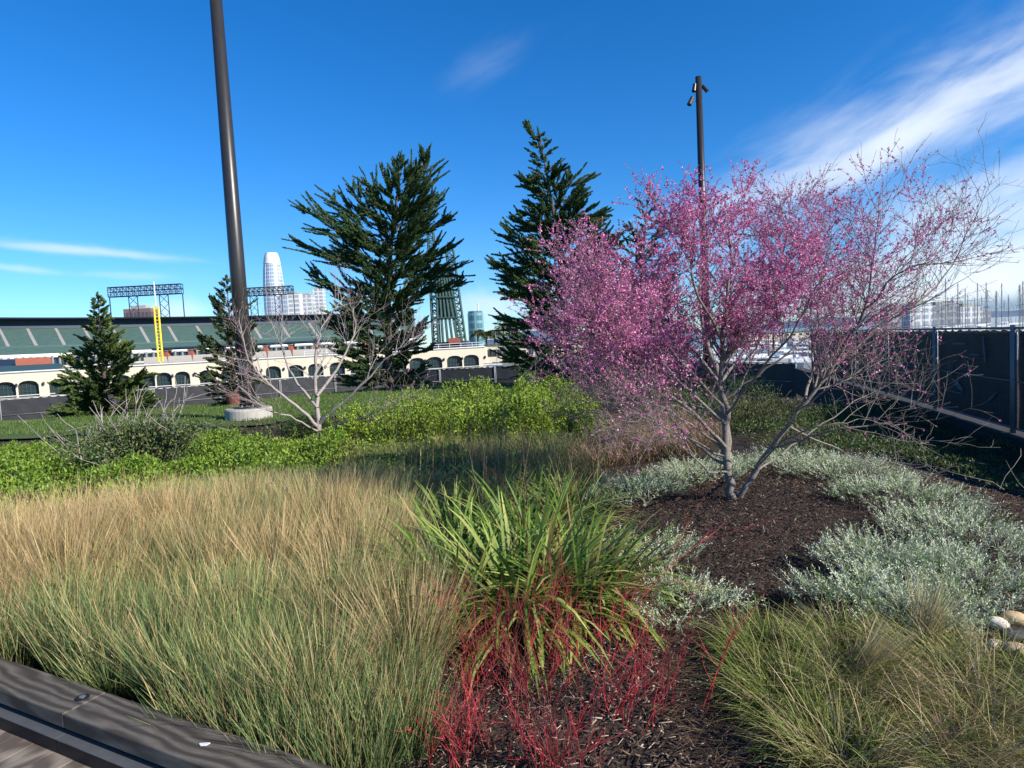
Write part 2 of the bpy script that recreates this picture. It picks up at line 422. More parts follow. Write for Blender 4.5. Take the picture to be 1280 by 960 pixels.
# ------------------------------------------------------------------ mulch chips, litter
mulch_poly = [(-.7, 1.9), (-.45, 3.6), (-.2, 5.2), (.6, 7.4), (2.6, 8.2), (4.4, 6.8), (4.6, 4.0), (3.2, 2.6), (2.2, 1.8)]
n = 46000
P2 = poly_pts(mulch_poly, n); base = with_z(P2, 0)+np.column_stack([np.zeros((n, 2)), -.016+.03*rng.rand(n)])
a = rng.rand(n)*6.28; tilt = (rng.rand(n)-.3)*.8
d = np.stack([np.cos(a)*np.cos(tilt), np.sin(a)*np.cos(tilt), np.sin(tilt)], 1); s = norm(np.cross(d, np.array([0, 0, 1.])+.5*rng.randn(n, 3))); u = np.cross(s, d)
L = (.012+.050*rng.rand(n)**1.8)[:, None]; Wd = (.0022+.0055*rng.rand(n)**1.5)[:, None]; T = .0012
_pl2 = pal(n, [(4, (.095, .062, .046)), (3, (.19, .13, .09)), (1.6, (.40, .31, .24)), (2.5, (.04, .027, .02))], .25)
C = pal(n, [(5, (.052, .032, .022)), (4, (.085, .052, .034)), (1.8, (.16, .10, .07)), (.5, (.36, .27, .20)), (3, (.024, .016, .013))], .25)
C = np.where((P2[:, 1] < 3.3)[:, None], _pl2, C)
Vb = np.stack([base+d*L*x+s*Wd*y+u*T*z for z in (-1, 1) for (x, y) in ((-.5, -.5), (.5, -.35), (.5, .35), (-.5, .5))], 1)
f = np.array([(4, 5, 6, 7), (0, 1, 5, 4), (1, 2, 6, 5), (2, 3, 7, 6), (3, 0, 4, 7)])
o = np_mesh('bark_mulch', Vb.reshape(-1, 3), (np.arange(n)[:, None, None]*8+f).reshape(-1, 4), M['chip'], cols=np.repeat(C, 8, 0))
tag(o, 'dark bark mulch chips spread around the redbud and red stemmed shrubs', 'mulch', kind='stuff')
# dry needle litter
litter_poly = [(.62, 1.9), (.55, 2.6), (.60, 3.2), (1.0, 3.4), (1.1, 3.0), (1.0, 1.9)]
n = 1300; P2 = poly_pts(litter_poly, n)
V, F, C = blades(with_z(P2, .012+.02*rng.rand(n)[:, None].ravel().mean()), rng.randn(n)*.7+np.pi*(rng.rand(n) > .5), 1.35+.2*rng.rand(n), .1*rng.rand(n), .04+.10*rng.rand(n), .0015+.0018*rng.rand(n),
                 pal(n, [(3, (.18, .11, .055)), (3, (.10, .06, .03)), (1, (.36, .27, .16))]), pal(n, [(1, (.26, .17, .09)), (1, (.14, .09, .05))]), 2)
tag(np_mesh('dry_litter', V, F, M['grass'], cols=C), 'tan dry stalks and needles lying on the mulch', 'litter', kind='stuff')

# ------------------------------------------------------------------ rush bed
def beam_y(x): return BM0.y+(x-BM0.x)*bdn.y/bdn.x
rush_poly = [(-.62, beam_y(-.62)+.19), (-.50, 2.6), (-.48, 3.3), (-.70, 4.0), (-.95, 4.9), (-1.15, 5.7), (-1.5, 6.3), (-2.6, 6.4), (-3.4, 5.7), (-4.1, 5.2), (-5.2, 5.6), (-7.5, 6.6), (-7.5, beam_y(-7.5)+.20), (-2.6, beam_y(-2.6)+.19)]
cent = []
Pc = poly_pts(rush_poly, 3000)
for c in Pc:
    if all((c[0]-e[0])**2+(c[1]-e[1])**2 > .20**2 for e in cent): cent.append(c)
cent = np.array(cent); print('rush clumps', len(cent))
parts = []
for c in cent:
    near = ss(7, 2.5, c[1]) if False else 1
    front = float(1-ss(2.9, 3.7, c[1]+.25*(c[0]+2)*(c[0] < -2)))
    n = int((520+330*front if c[0] > -4 else 380)*rng.uniform(.65, 1.1))
    tufty = rng.rand() < .32+.30*float(ss(3.2, 4.2, c[1]))
    tanness = (1.0 if tufty else .30)*float(ss(2.6, 4.0, c[1]+.50*rng.randn()))*float(1-.7*ss(5.5, 6.2, c[1]))
    rr_ = .12 if tufty else .17
    r = rr_*np.sqrt(rng.rand(n)); a = rng.rand(n)*6.28
    b = np.column_stack([c[0]+r*np.cos(a), c[1]+r*np.sin(a)]); b = with_z(b, -.01)
    hsc = .78+.40*rng.rand()
    L = (.22+.24*rng.rand(n)**.8)*hsc*(1+.22*tanness+.22*float(ss(2.8, 4.5, c[1])))
    az = a+(.5 if tufty else .9)*rng.randn(n); lean = .03+r/rr_*(.42 if tufty else .22)*(.5+.8*rng.rand(n))+.18*rng.rand(n)**2
    az = np.where(rng.rand(n) < .25, .4+.7*rng.randn(n), az)
    tone = rng.uniform(.78, 1.2)
    c0 = pal(n, [(4, (.040, .080, .024)), (3, (.07, .13, .042)), (2, (.04, .07, .025)), (.8, (.20, .17, .08))], .2)  # blade bases painted dark as shaded gaps, green tips lightened as highlights
    green = pal(n, [(4, (.22, .31, .10)), (3, (.13, .20, .07)), (2.0, (.38, .42, .16)), (.9, (.52, .48, .24))], .2)
    straw = pal(n, [(4, (.62, .44, .21)), (2, (.42, .28, .13)), (1.5, (.74, .57, .32))], .2)
    k = (rng.rand(n) < .14+.80*tanness)[:, None]
    straw = straw*tone; green = green*tone; c1 = np.where(k, straw, green); c0 = np.where(k & (rng.rand(n, 1) < .5*tanness), c0*.4+straw*.45, c0)
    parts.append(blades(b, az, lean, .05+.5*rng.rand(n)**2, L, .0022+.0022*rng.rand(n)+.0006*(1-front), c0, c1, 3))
V, F, C = join(parts)
tag(np_mesh('rush_bed', V, F, M['grass'], cols=C), 'dense bed of fine grey green rushes with straw coloured tops', 'rushes', kind='stuff')

# ------------------------------------------------------------------ strap leaved clumps
def strap(name, x, y, nl, Lm, palette, tips, label, wd=.016, spread=.16, lean=(.10, .75), curl=(.3, 1.5), group='strap leaved grass clumps in the middle of the bed', cat='grass clump', segs=6):
    z = Hf(x, y); e = empty(name, (x, y, z))
    a = rng.rand(nl)*6.28; r = spread*np.sqrt(rng.rand(nl))
    b = np.column_stack([r*np.cos(a), r*np.sin(a), np.full(nl, -.01)])
    L = Lm*(.55+.55*rng.rand(nl)); az = a+.35*rng.randn(nl)
    c0 = pal(nl, palette, .15); c1 = pal(nl, tips, .15)
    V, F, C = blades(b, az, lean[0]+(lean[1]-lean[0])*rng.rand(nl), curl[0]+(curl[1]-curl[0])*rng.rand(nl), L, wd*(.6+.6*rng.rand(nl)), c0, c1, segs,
                     face=az+np.pi/2+.35*rng.randn(nl))
    np_mesh('foliage', V, F, M['leaf'], e, C)
    n2 = nl//4; a = rng.rand(n2)*6.28
    b = np.column_stack([spread*1.2*np.cos(a)*rng.rand(n2), spread*1.2*np.sin(a)*rng.rand(n2), np.full(n2, .01)])
    V, F, C = blades(b, a, .9+.4*rng.rand(n2), .5+.5*rng.rand(n2), Lm*(.3+.35*rng.rand(n2)), wd*.7*np.ones(n2), pal(n2, [(2, (.26, .15, .07)), (1, (.38, .26, .12))]), pal(n2, [(1, (.45, .30, .15))]), 4)
    np_mesh('dry_leaves', V, F, M['leaf'], e, C)
    tag(e, label, cat, group); return e
GP = [(4, (.035, .080, .014)), (3, (.055, .115, .022)), (1.5, (.12, .19, .04)), (.6, (.30, .25, .08))]  # leaf bases painted dark to imitate the shaded inside of a clump
GT = [(4, (.15, .26, .035)), (3, (.28, .38, .07)), (1.8, (.52, .52, .16)), (.5, (.40, .25, .12))]  # tip colours brightened as if sunlit
YP = [(3, (.11, .16, .035)), (2, (.22, .22, .07)), (1, (.35, .26, .12))]; YT = [(3, (.28, .33, .10)), (2, (.45, .40, .16)), (1, (.42, .28, .15))]
SC = [(-.02, 3.55, 400, .90, GP, GT, 'big dark green strap leaved clump arching over the red stems', .021, .2),
 (-.40, 3.75, 380, .86, GP, GT, 'wide strap leaved clump fanning out towards the rushes', .020, .2),
 (.34, 3.72, 340, .80, GP, GT, 'bright green strap leaved clump touching the silver plants', .019, .17),
 (.10, 4.45, 380, .86, GP, GT, 'upright strap leaved clump behind the biggest clump', .018, .2),
 (-.48, 4.75, 320, .80, GP+YP[:1], GT+YT[:1], 'strap leaved clump with yellowing tips before the yellow green shrubs', .016, .2),
 (-.95, 4.35, 260, .58, YP, YT, 'yellowing strap leaved clump at the right edge of the rushes', .014, .16),
 (-.58, 3.25, 260, .44, YP+GP, YT, 'small yellow green clump leaning out of the rushes', .010, .14),
 (.42, 5.3, 240, .70, GP, GT+YT, 'thin strap leaved clump with brown seed stalks near the mulch ring', .013, .2),
 (-.15, 5.7, 240, .80, GP, GT, 'dark strap leaved clump in the back row of the clumps', .014, .2),
 (-1.1, 6.3, 260, .70, GP+YP, YT, 'low olive clump between the rushes and the leafy shrubs', .012, .25)]
for q_ in SC:
    q_ = list(q_); q_[2] = int(q_[2]*.95); q_[3] *= .88; q_[7] *= 1.22
    strap('strap_leaf_clump', *q_, lean=(.08, .95), curl=(.4, 1.9))
# thin brown seed stalks rising among the clumps
n = 150; P2 = poly_pts([(-1.3, 5.6), (-.2, 4.6), (.7, 4.8), (1.0, 6.3), (.2, 7.4), (-1.0, 7.3)], n)
V, F, C = blades(with_z(P2), rng.rand(n)*6.28, .25*rng.rand(n), .2*rng.rand(n), .7+.4*rng.rand(n), .004+.002*rng.rand(n), pal(n, [(1, (.20, .17, .08))]), pal(n, [(2, (.25, .14, .10)), (1, (.40, .30, .18))]), 4)
tag(np_mesh('seed_stalks', V, F, M['grass'], cols=C), 'thin brown seed stalks rising above the strap leaved clumps', 'stalks', kind='stuff')

# low mixed grass that fills the middle of the bed
n = 13000; P2 = poly_pts([(-2.0, 6.3), (-1.0, 5.2), (.3, 5.6), (.9, 6.4), (.5, 7.8), (1.2, 9.0), (-.2, 9.6), (-2.2, 8.6)], n)
lump = .5+.5*np.sin(P2[:, 0]*6+1)*np.cos(P2[:, 1]*5)
V, F, C = blades(with_z(P2), rng.rand(n)*6.28, .1+.5*rng.rand(n), .2+.8*rng.rand(n), (.18+.28*rng.rand(n))*(.7+.5*lump), .004+.004*rng.rand(n),
                 pal(n, [(3, (.06, .10, .025)), (1, (.16, .14, .06))], .2), pal(n, [(3, (.17, .24, .06)), (1.5, (.36, .31, .15)), (1, (.34, .22, .13))], .2), 3)
tag(np_mesh('mixed_grass', V, F, M['grass'], cols=C), 'low mixed green and tan grass between the strap leaved clumps and the leafy shrubs', 'grass', kind='stuff')

# ------------------------------------------------------------------ branch generator
def wander(p, d, L, segs, jit, up):
    pts = [p.copy()]; d = d.normalized()
    for i in range(segs):
        d = (d+Vector((random.gauss(0, jit), random.gauss(0, jit), random.gauss(0, jit)+up))).normalized()
        p = p+d*(L/segs); pts.append(p.copy())
    return pts, d
def tube_mesh(name, tubes, material, parent, cols=None, bright=None):
    mb = MB()
    for pts, rad, sides in tubes: mb.tube(pts, rad, sides, cap=False)
    return mb.build(name, material, parent, smooth=True)

# ------------------------------------------------------------------ red stemmed dogwoods
def dogwood(x, y, ns, Lm, label, bias=(0, 0), spread=.5):
    e = empty('red_stemmed_shrub', (x, y, Hf(x, y)))
    V, F, C = [], [], []; k = 0
    mb = MB(); cl = []
    def emit(pts, rad, col):
        n0 = len(mb.v); mb.tube(pts, rad, 5, cap=False); cl.extend([col]*(len(mb.v)-n0))
    for i in range(ns):
        a = random.random()*6.28; le = spread*random.random()
        d = Vector((math.cos(a)*le+bias[0], math.sin(a)*le+bias[1], 1)).normalized()
        p = Vector((.07*random.gauss(0, 1), .07*random.gauss(0, 1), -.02)); L = Lm*(.45+.65*random.random())
        r = .0013+.0019*random.random()**2; g = random.random()
        col = (.26+.30*g, .020+.03*g, .030+.035*g)
        if random.random() < .40: col = random.choice(((.13, .028, .03), (.20, .05, .035), (.09, .03, .03)))
        pts, d2 = wander(p, d, L, 8, .11, .03)
        emit(pts, [r*(1-.09*j) for j in range(9)], col)
        for _ in range(random.choice((2, 3, 4, 5))):
            j = random.randint(2, 7); q = pts[j]
            dd = ((pts[j]-pts[j-1]).normalized()+Vector((random.gauss(0, .45), random.gauss(0, .45), random.gauss(0, .25)))).normalized()
            p2, d3 = wander(q, dd, L*(.25+.3*random.random()), 5, .08, .03)
            emit(p2, [r*.6*(1-.12*k2) for k2 in range(6)], col)
            if random.random() < .5:
                p3, _ = wander(p2[2], (dd+Vector((random.gauss(0, .5), random.gauss(0, .5), .2))), L*.15, 3, .08, .03)
                emit(p3, [r*.4, r*.35, r*.3, r*.25], col)
    o = mb.build('stems', M['red_stem'], e, smooth=True)
    ca = o.data.color_attributes.new('tint', 'FLOAT_COLOR', 'POINT')
    c4 = np.ones((len(cl), 4), np.float32); c4[:, :3] = cl; ca.data.foreach_set('color', c4.ravel())
    tag(e, label, 'shrub', 'bare shrubs with bright red stems')
dogwood(.18, 3.25, 30, .40, 'bare red stemmed shrub at the foot of the biggest strap leaved clump', spread=.9)
dogwood(.45, 3.10, 16, .46, 'bare red stemmed shrub reaching its stems towards the silver plants', (.35, .15), .7)
dogwood(.36, 3.2, 8, .95, 'sparse red stemmed shrub with long stems arching up to the right', (1.3, .45), .30)
dogwood(.02, 2.80, 32, .56, 'bare red stemmed shrub in the middle of the red stems', (0, .1), .8)
dogwood(.16, 3.05, 5, .95, 'sparse red stemmed shrub with the tallest upright stems', (-.08, .12), .18)
dogwood(-.22, 2.95, 30, .52, 'bare red stemmed shrub against the edge of the rushes', (-.1, 0), .95)
dogwood(-.26, 2.45, 44, .36, 'low dark red stemmed shrub closest to the timber beam', (0, 0), 1.1)
dogwood(.08, 2.30, 40, .36, 'small red stemmed shrub at the bottom middle of the picture', (0, 0), 1.0)
dogwood(.36, 2.60, 24, .50, 'thin red stemmed shrub rising from the tan litter', (.12, 0), .8)
dogwood(.60, 2.60, 9, .60, 'thin red stemmed shrub rising beside the sedges', (.1, 0), .3)
dogwood(-.40, 2.9, 4, .62, 'sparse red stemmed shrub trailing an arching stem over the rushes', (-1.3, .05), .3)

# ------------------------------------------------------------------ sedge tussocks bottom right
def sedge(x, y, nb, Lm, label, straw, comb=None, rad=.13):
    e = empty('sedge_tussock', (x, y, Hf(x, y)))
    a = rng.rand(nb)*6.28; r = 1.35*rad*np.sqrt(rng.rand(nb)); b = np.column_stack([r*np.cos(a), r*np.sin(a), np.full(nb, -.01)])
    az = a+.9*rng.randn(nb)
    if comb is not None:
        k = rng.rand(nb) < .55; az = np.where(k, comb+.45*rng.randn(nb), az)
    L = Lm*.78*(.4+.7*rng.rand(nb))
    g0 = pal(nb, [(4, (.035, .062, .012)), (3, (.06, .10, .018)), (1, (.17, .15, .04))], .2); g1 = pal(nb, [(3, (.24, .30, .055)), (2, (.42, .42, .13)), (1, (.12, .18, .03))], .25)  # bases darkened to paint shade between tussocks, tips brightened against it
    s1 = pal(nb, [(3, (.50, .38, .20)), (2, (.36, .25, .13)), (1, (.62, .50, .32))], .2)
    k = (rng.rand(nb) < straw)[:, None]
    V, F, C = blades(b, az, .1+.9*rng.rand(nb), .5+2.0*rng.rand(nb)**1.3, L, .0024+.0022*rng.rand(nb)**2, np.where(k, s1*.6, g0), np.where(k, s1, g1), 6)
    np_mesh('foliage', V, F, M['grass'], e, C)
    tag(e, label, 'sedge', 'sedge tussocks in the near right corner')
SG = [(1.17, 3.00, 2300, .36, 'round dark green sedge tussock touching the mulch', .10, None),
      (1.50, 2.98, 2100, .36, 'green sedge tussock below the dry flower heads', .22, None),
      (1.42, 2.62, 2000, .44, 'sedge tussock with a swept straw coloured fringe', .5, -.9),
      (1.82, 2.86, 2000, .38, 'straw and green sedge tussock beside the silver plants', .4, 2.4),
      (2.12, 2.78, 1700, .34, 'sedge tussock growing next to the round cobbles', .25, None),
      (1.80, 2.45, 2000, .42, 'tawny sedge tussock with tangled dead leaves', .65, -1.2),
      (1.08, 2.60, 2000, .36, 'dark sedge tussock beside the red stems', .12, None),
      (1.12, 2.20, 1900, .38, 'pale green sedge tussock at the bottom edge', .35, None),
      (1.52, 2.15, 1800, .40, 'bleached sedge tussock at the bottom with flattened blades', .6, -1.0),
      (2.10, 2.30, 1600, .40, 'bright green sedge tussock in the bottom right corner', .15, None)]
for s_ in SG:
    s_ = list(s_); s_[2] = int(s_[2]*.85); sedge(*s_)
# upright pale straw fan
def fan(x, y, nb, Lm, az0, label):
    e = empty('straw_tuft', (x, y, Hf(x, y))); a = rng.rand(nb)*6.28; r = .05*rng.rand(nb)
    V, F, C = blades(np.column_stack([r*np.cos(a), r*np.sin(a), np.zeros(nb)]), az0+.5*rng.randn(nb), .2+.5*rng.rand(nb), .1+.3*rng.rand(nb), Lm*(.6+.5*rng.rand(nb)), .003*np.ones(nb), pal(nb, [(1, (.35, .28, .14))]), pal(nb, [(1, (.55, .46, .26)), (1, (.40, .36, .16))]), 4)
    np_mesh('foliage', V, F, M['grass'], e, C); tag(e, label, 'grass tuft')
fan(1.90, 3.0, 220, .42, .4, 'pale straw tuft fanning up in front of the silver plants')
fan(1.45, 2.75, 160, .36, -.6, 'pale straw tuft lying across the sedges')

# ------------------------------------------------------------------ silver leaved ground plants
def silver(x, y, rx, ry, h, rot, label, dens=520):
    e = empty('silver_leaved_plant', (x, y, Hf(x, y)))
    area = math.pi*rx*ry; n = int(dens*area*1.35)
    r = np.sqrt(rng.rand(n)); a = rng.rand(n)*6.28; lx = r*np.cos(a)*rx; ly = r*np.sin(a)*ry
    c, s = math.cos(rot), math.sin(rot); X = lx*c-ly*s; Y = lx*s+ly*c
    X += .06*np.sin(Y*17+x*9); Y += .06*np.sin(X*15+y*7)
    lump = .72+.28*np.sin(X*11+x*3)*np.cos(Y*13+y*5)
    zt = 1.05*h*np.sqrt(np.clip(1-r**2*.85, .05, 1))*lump
    zz = H(x+X, y+Y)-Hf(x, y)
    # stems: start below the surface, arch outwards and up
    oa = np.arctan2(ly*c+lx*s, lx*c-ly*s)+1.0*rng.randn(n); lean = .35+.8*r*rng.rand(n)+.4*rng.rand(n)
    L = (.095+.095*rng.rand(n))*(1.0+.3*(rng.rand(n) < .06))
    out_ = np.stack([np.cos(oa), np.sin(oa), np.zeros(n)], 1)
    d = norm(np.sin(lean)[:, None]*out_+np.cos(lean)[:, None]*np.array([0, 0, 1.]))
    start = np.column_stack([X, Y, zz+np.maximum(zt-.06, -.01)*(.4+.6*rng.rand(n))])
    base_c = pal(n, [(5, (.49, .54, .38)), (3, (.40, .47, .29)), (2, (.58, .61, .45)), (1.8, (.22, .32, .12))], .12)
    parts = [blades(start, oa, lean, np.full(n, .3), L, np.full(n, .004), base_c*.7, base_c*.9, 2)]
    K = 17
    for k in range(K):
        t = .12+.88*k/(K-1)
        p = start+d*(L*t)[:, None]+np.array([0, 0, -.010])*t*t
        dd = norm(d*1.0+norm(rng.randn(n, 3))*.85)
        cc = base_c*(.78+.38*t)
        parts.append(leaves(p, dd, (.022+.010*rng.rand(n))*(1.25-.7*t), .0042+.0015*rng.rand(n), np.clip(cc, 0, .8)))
    V, F, C = join(parts)
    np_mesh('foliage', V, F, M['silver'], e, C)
    tag(e, label, 'silver plant', 'silver leaved plants ringing the mulch')
def sv(px, py, rx, ry, h, rot, label, dens=520):
    g = gp(px, py, .06); silver(g.x, g.y, rx, ry, h, rot, label, dens)
sv(850, 752, .30, .22, .20, 0, 'round silver leaved plant in front, tangled with a red stem', 900)
sv(812, 700, .26, .26, .20, 0, 'silver leaved plant rising beside the strap leaves', 800)
sv(790, 622, .42, .34, .22, 0, 'silver leaved plant at the far left of the mulch ring', 600)
sv(870, 605, .55, .40, .22, .1, 'long silver leaved plant directly behind the redbud trunk', 520)
sv(990, 594, .60, .42, .24, 0, 'silver leaved plant behind and to the right of the redbud trunk', 520)
sv(1060, 608, .50, .36, .24, -.3, 'silver leaved plant at the back right of the mulch ring', 560)
sv(1130, 640, .50, .36, .24, -.6, 'silver leaved plant on the bend of the mulch ring', 560)
sv(1195, 680, .42, .34, .24, -.9, 'silver leaved plant in the shade edge near the fence', 620)
sv(1190, 735, .42, .34, .26, -.6, 'large silver leaved plant above the cobbles', 800)
sv(1105, 715, .36, .26, .26, -.4, 'silver leaved plant with a spire pointing into the mulch', 850)
sv(1075, 755, .30, .22, .26, .1, 'silver leaved plant at the near right edge of the mulch', 950)
sv(1150, 770, .30, .22, .24, .1, 'silver leaved plant behind the pale straw tuft', 950)

# dry flower heads at the mulch's near edge
e = empty('dry_flower_clump', tuple(gp(985, 752, .02)))
mb = MB()
for i in range(40):
    a = random.random()*6.28; r = .1*random.random(); p = Vector((r*math.cos(a)*1.6, r*math.sin(a), -.02))
    pts, d_ = wander(p, Vector((random.gauss(0, .4), random.gauss(0, .4), 1)), .05+.07*random.random(), 3, .1, 0)
    mb.tube(pts, .0025, 4)
mb.build('stems', M['bark_dark'], e)
n = 900; ctr = rng.randn(14, 3)*np.array([.11, .06, .02])+np.array([0, 0, .07]); k = rng.randint(0, 14, n); dd = norm(rng.randn(n, 3))
V, F, C = leaves(ctr[k]+dd*.008, dd, .014, .006, pal(n, [(2, (.20, .12, .08)), (1, (.34, .24, .17))]))
np_mesh('flower_heads', V, F, M['leaf'], e, C)
tag(e, 'small clump of brown dried flower heads on the mulch', 'dried plant')

# ------------------------------------------------------------------ cobbles
def cobble(px, py, a, b, c, rot, col, label, z=.05):
    g = gp(px, py, z); n1, n2 = 22, 14; V = []; F = []
    rr = np.random.RandomState(int(px)); k = rr.rand(3)*3
    for j in range(n2+1):
        th = math.pi*j/n2
        for i in range(n1):
            ph = 2*math.pi*i/n1
            w = 1+.07*math.sin(2*ph+k[0])*math.sin(th)+.05*math.sin(3*ph+k[1]+th)
            V.append((a*w*math.sin(th)*math.cos(ph), b*w*math.sin(th)*math.sin(ph), c*math.cos(th)*(1+.06*math.sin(ph+k[2]))))
    for j in range(n2):
        for i in range(n1): F.append((j*n1+i, (j+1)*n1+i, (j+1)*n1+(i+1) % n1, j*n1+(i+1) % n1))
    C = np.array(col)*np.ones((len(V), 1))*(1+.12*rr.randn(len(V), 1)*.5)
    o = np_mesh('cobble', V, F, M['stone'], None, C, smooth=True)
    zg = Hf(g.x, g.y); o.location = (g.x, g.y, max(zg+c*.6, z)); o.rotation_euler = (.1, .12, rot)
    tag(o, label, 'cobble', 'rounded cobbles at the right edge')
cobble(1247, 779, .050, .038, .030, -.5, (.62, .56, .47), 'pale white cobble touching the silver plant')
cobble(1268, 773, .060, .042, .036, -.3, (.50, .36, .20), 'tan cobble behind the others at the right edge', .06)
cobble(1272, 795, .080, .045, .030, -.1, (.045, .048, .05), 'dark slate grey cobble between the pale ones')
cobble(1244, 806, .040, .034, .026, .3, (.50, .43, .30), 'small cream cobble nearest the sedges')
cobble(1272, 812, .060, .040, .030, -.5, (.52, .38, .25), 'smooth pinkish tan cobble in front at the right edge')
cobble(1300, 800, .060, .045, .032, .5, (.30, .28, .26), 'grey cobble just outside the right edge')

# ------------------------------------------------------------------ leafy shrubs and ground covers
def leafy_cloud(n, rx, ry, rz, nl, leafL, palette, lobes=9, up=.5):
    lob = norm(rng.randn(lobes, 3)); lob[:, 2] = np.abs(lob[:, 2])
    dv = norm(rng.randn(n, 3)); dv[:, 2] = np.abs(dv[:, 2])*1.0-.15
    dv = norm(dv)
    bump = .58+.52*np.max(np.clip(dv@lob.T, 0, 1)**10, 1)
    rad = bump*(1-.42*rng.rand(n)**1.7)
    P = dv*rad[:, None]*np.array([rx, ry, rz])
    P[:, 2] = np.maximum(P[:, 2]+.05*rz, .01)
    d = norm(dv+.7*rng.randn(n, 3)+np.array([0, 0, up]))
    return leaves(P, d, leafL*(.7+.6*rng.rand(n)), leafL*.42*(.7+.6*rng.rand(n)), pal(n, palette, .2))
def shrub(x, y, rx, ry, rz, n, leafL, palette, label, cat='shrub', group=None, stems=10, name='leafy_shrub', shoots=0):
    e = empty(name, (x, y, Hf(x, y)))
    parts = [leafy_cloud(n, rx, ry, rz, n, leafL, palette)]
    for i in range(shoots):      # upright leafy shoots that break the outline
        a = random.random()*6.28; rr = random.random()**.5*.8; p = np.array([rx*rr*math.cos(a), ry*rr*math.sin(a), rz*math.sqrt(max(.05, 1-rr*rr))*.85])
        m_ = 24; t = rng.rand(m_); L = .12+.18*random.random(); d = norm(np.array([[random.gauss(0, .3), random.gauss(0, .3), 1]]))
        q = p+d*t[:, None]*L; parts.append(leaves(q, norm(rng.randn(m_, 3)+d), leafL*(.9-.4*t), leafL*.4*(1-.4*t), pal(m_, palette, .2)*1.1))
    V, F, C = join(parts); np_mesh('foliage', V, F, M['leaf'], e, C)
    mb = MB()
    for i in range(stems):
        a = random.random()*6.28
        pts, _ = wander(Vector((0, 0, -.02)), Vector((math.cos(a)*rx, math.sin(a)*ry, rz*.9)), math.hypot(rx, rz)*.8, 5, .1, .03)
        mb.tube(pts, [.008*(1-.15*j) for j in range(6)], 4)
    mb.build('stems', M['bark_dark'], e, smooth=True)
    tag(e, label, cat, group); return e
YG = [(4, (.22, .31, .032)), (3, (.15, .24, .025)), (2, (.33, .39, .05)), (1, (.055, .10, .018))]
DG = [(4, (.035, .080, .018)), (3, (.055, .105, .020)), (1, (.10, .14, .03))]
BG = [(4, (.13, .23, .022)), (3, (.18, .29, .03)), (2, (.07, .13, .018)), (1.5, (.28, .34, .05))]
OL = [(3, (.06, .085, .028)), (2, (.10, .11, .04)), (1, (.16, .12, .06))]
g = 'yellow green shrubs before the lawn'
for (x, y, rx, ry, rz, lab) in [
    (-2.6, 10.8, .9, .7, .55, 'yellow green leafy shrub just right of the small bare redbud'),
    (-1.7, 11.6, .9, .7, .72, 'yellow green leafy shrub in the back row, in front of the tall left cypress'),
    (-.8, 11.9, .9, .7, .80, 'tall yellow green leafy shrub against the lawn'),
    (-1.6, 9.9, .9, .6, .55, 'low yellow green shrub at the front left of the shrub bank'),
    (-.6, 10.0, .85, .6, .62, 'yellow green shrub in the middle front of the shrub bank'),
    (.15, 11.3, .85, .7, .82, 'highest yellow green shrub with sunlit upright shoots'),
    (.30, 9.8, .65, .55, .62, 'dense yellow green shrub at the right front of the shrub bank'),
    (1.05, 10.3, .6, .55, .52, 'rounded yellow green shrub at the right end of the shrub bank'),
    (.95, 12.4, .8, .6, .62, 'yellow green shrub behind the rounded end shrub')]:
    tn_ = random.uniform(.82, 1.15); shrub(x, y, rx*.85, ry*.85, rz*random.uniform(1.05, 1.38), 5000, .055, [(w_, tuple(v*tn_ for v in c_)) for w_, c_ in YG], lab, group=g, shoots=random.randint(15, 60))
for (x, y, rx, ry, rz, pl_, lab) in [
    (-5.1, 10.5, .9, .6, .38, BG, 'bright green low shrub left of the concrete footing'),
    (-4.2, 9.5, .9, .7, .38, BG, 'bright green low shrub in front of the concrete footing'),
    (-3.1, 9.2, .8, .6, .36, YG, 'yellow tipped low shrub below the small redbud trunk'),
    (-3.9, 12.2, .6, .4, .40, DG, 'dark green shrub at the right of the concrete footing'),
    (-7.6, 11.0, .9, .6, .40, DG, 'dark green shrub at the far left behind the ground cover'),
    (2.2, 13.0, .9, .7, .62, DG, 'dark green shrub beneath the second redbud crown'),
    (3.3, 12.2, .9, .7, .60, DG, 'dark green shrub behind the redbud trunks'),
    (4.6, 11.6, .9, .8, .65, OL, 'olive shrub behind the redbuds near the fence'),
    (3.7, 10.3, .7, .5, .45, OL, 'low olive shrub behind the silver ring'),
    (6.0, 12.6, .9, .9, .60, DG, 'dark shrub in the fence shade at the back'),
    (5.2, 15.0, 1.1, .8, .9, DG, 'tall dark shrub in the far corner by the fence wall'),
    (3.0, 16.0, 1.1, .7, .75, OL, 'olive shrub at the lawn corner behind the redbuds'),
    (1.6, 14.6, .9, .6, .55, BG, 'bright green shrub at the lawn edge right of the shrub bank')]:
    shrub(x, y, rx, ry, rz, 4200, .042, pl_, lab, shoots=8)
def cover(name, poly, n, hmin, hmax, leafL, palette, label, cat, nst=0, matl='leaf', ndir=.8):
    P2 = poly_pts(poly, n); lump = .5+.5*np.sin(P2[:, 0]*3.1)*np.cos(P2[:, 1]*2.7+P2[:, 0])+.25*np.sin(P2[:, 0]*9)*np.cos(P2[:, 1]*8)
    h = hmin+(hmax-hmin)*np.clip(lump, 0, 1.2)
    p = with_z(P2); p[:, 2] += h*(1-.55*rng.rand(n)**2)
    d = norm(ndir*rng.randn(n, 3)+np.array([0, 0, .6]))
    V, F, C = leaves(p, d, leafL*(.6+.8*rng.rand(n)), leafL*.38*(.7+.6*rng.rand(n)), pal(n, palette, .2))
    return tag(np_mesh(name, V, F, M[matl], cols=C), label, cat, kind='stuff')
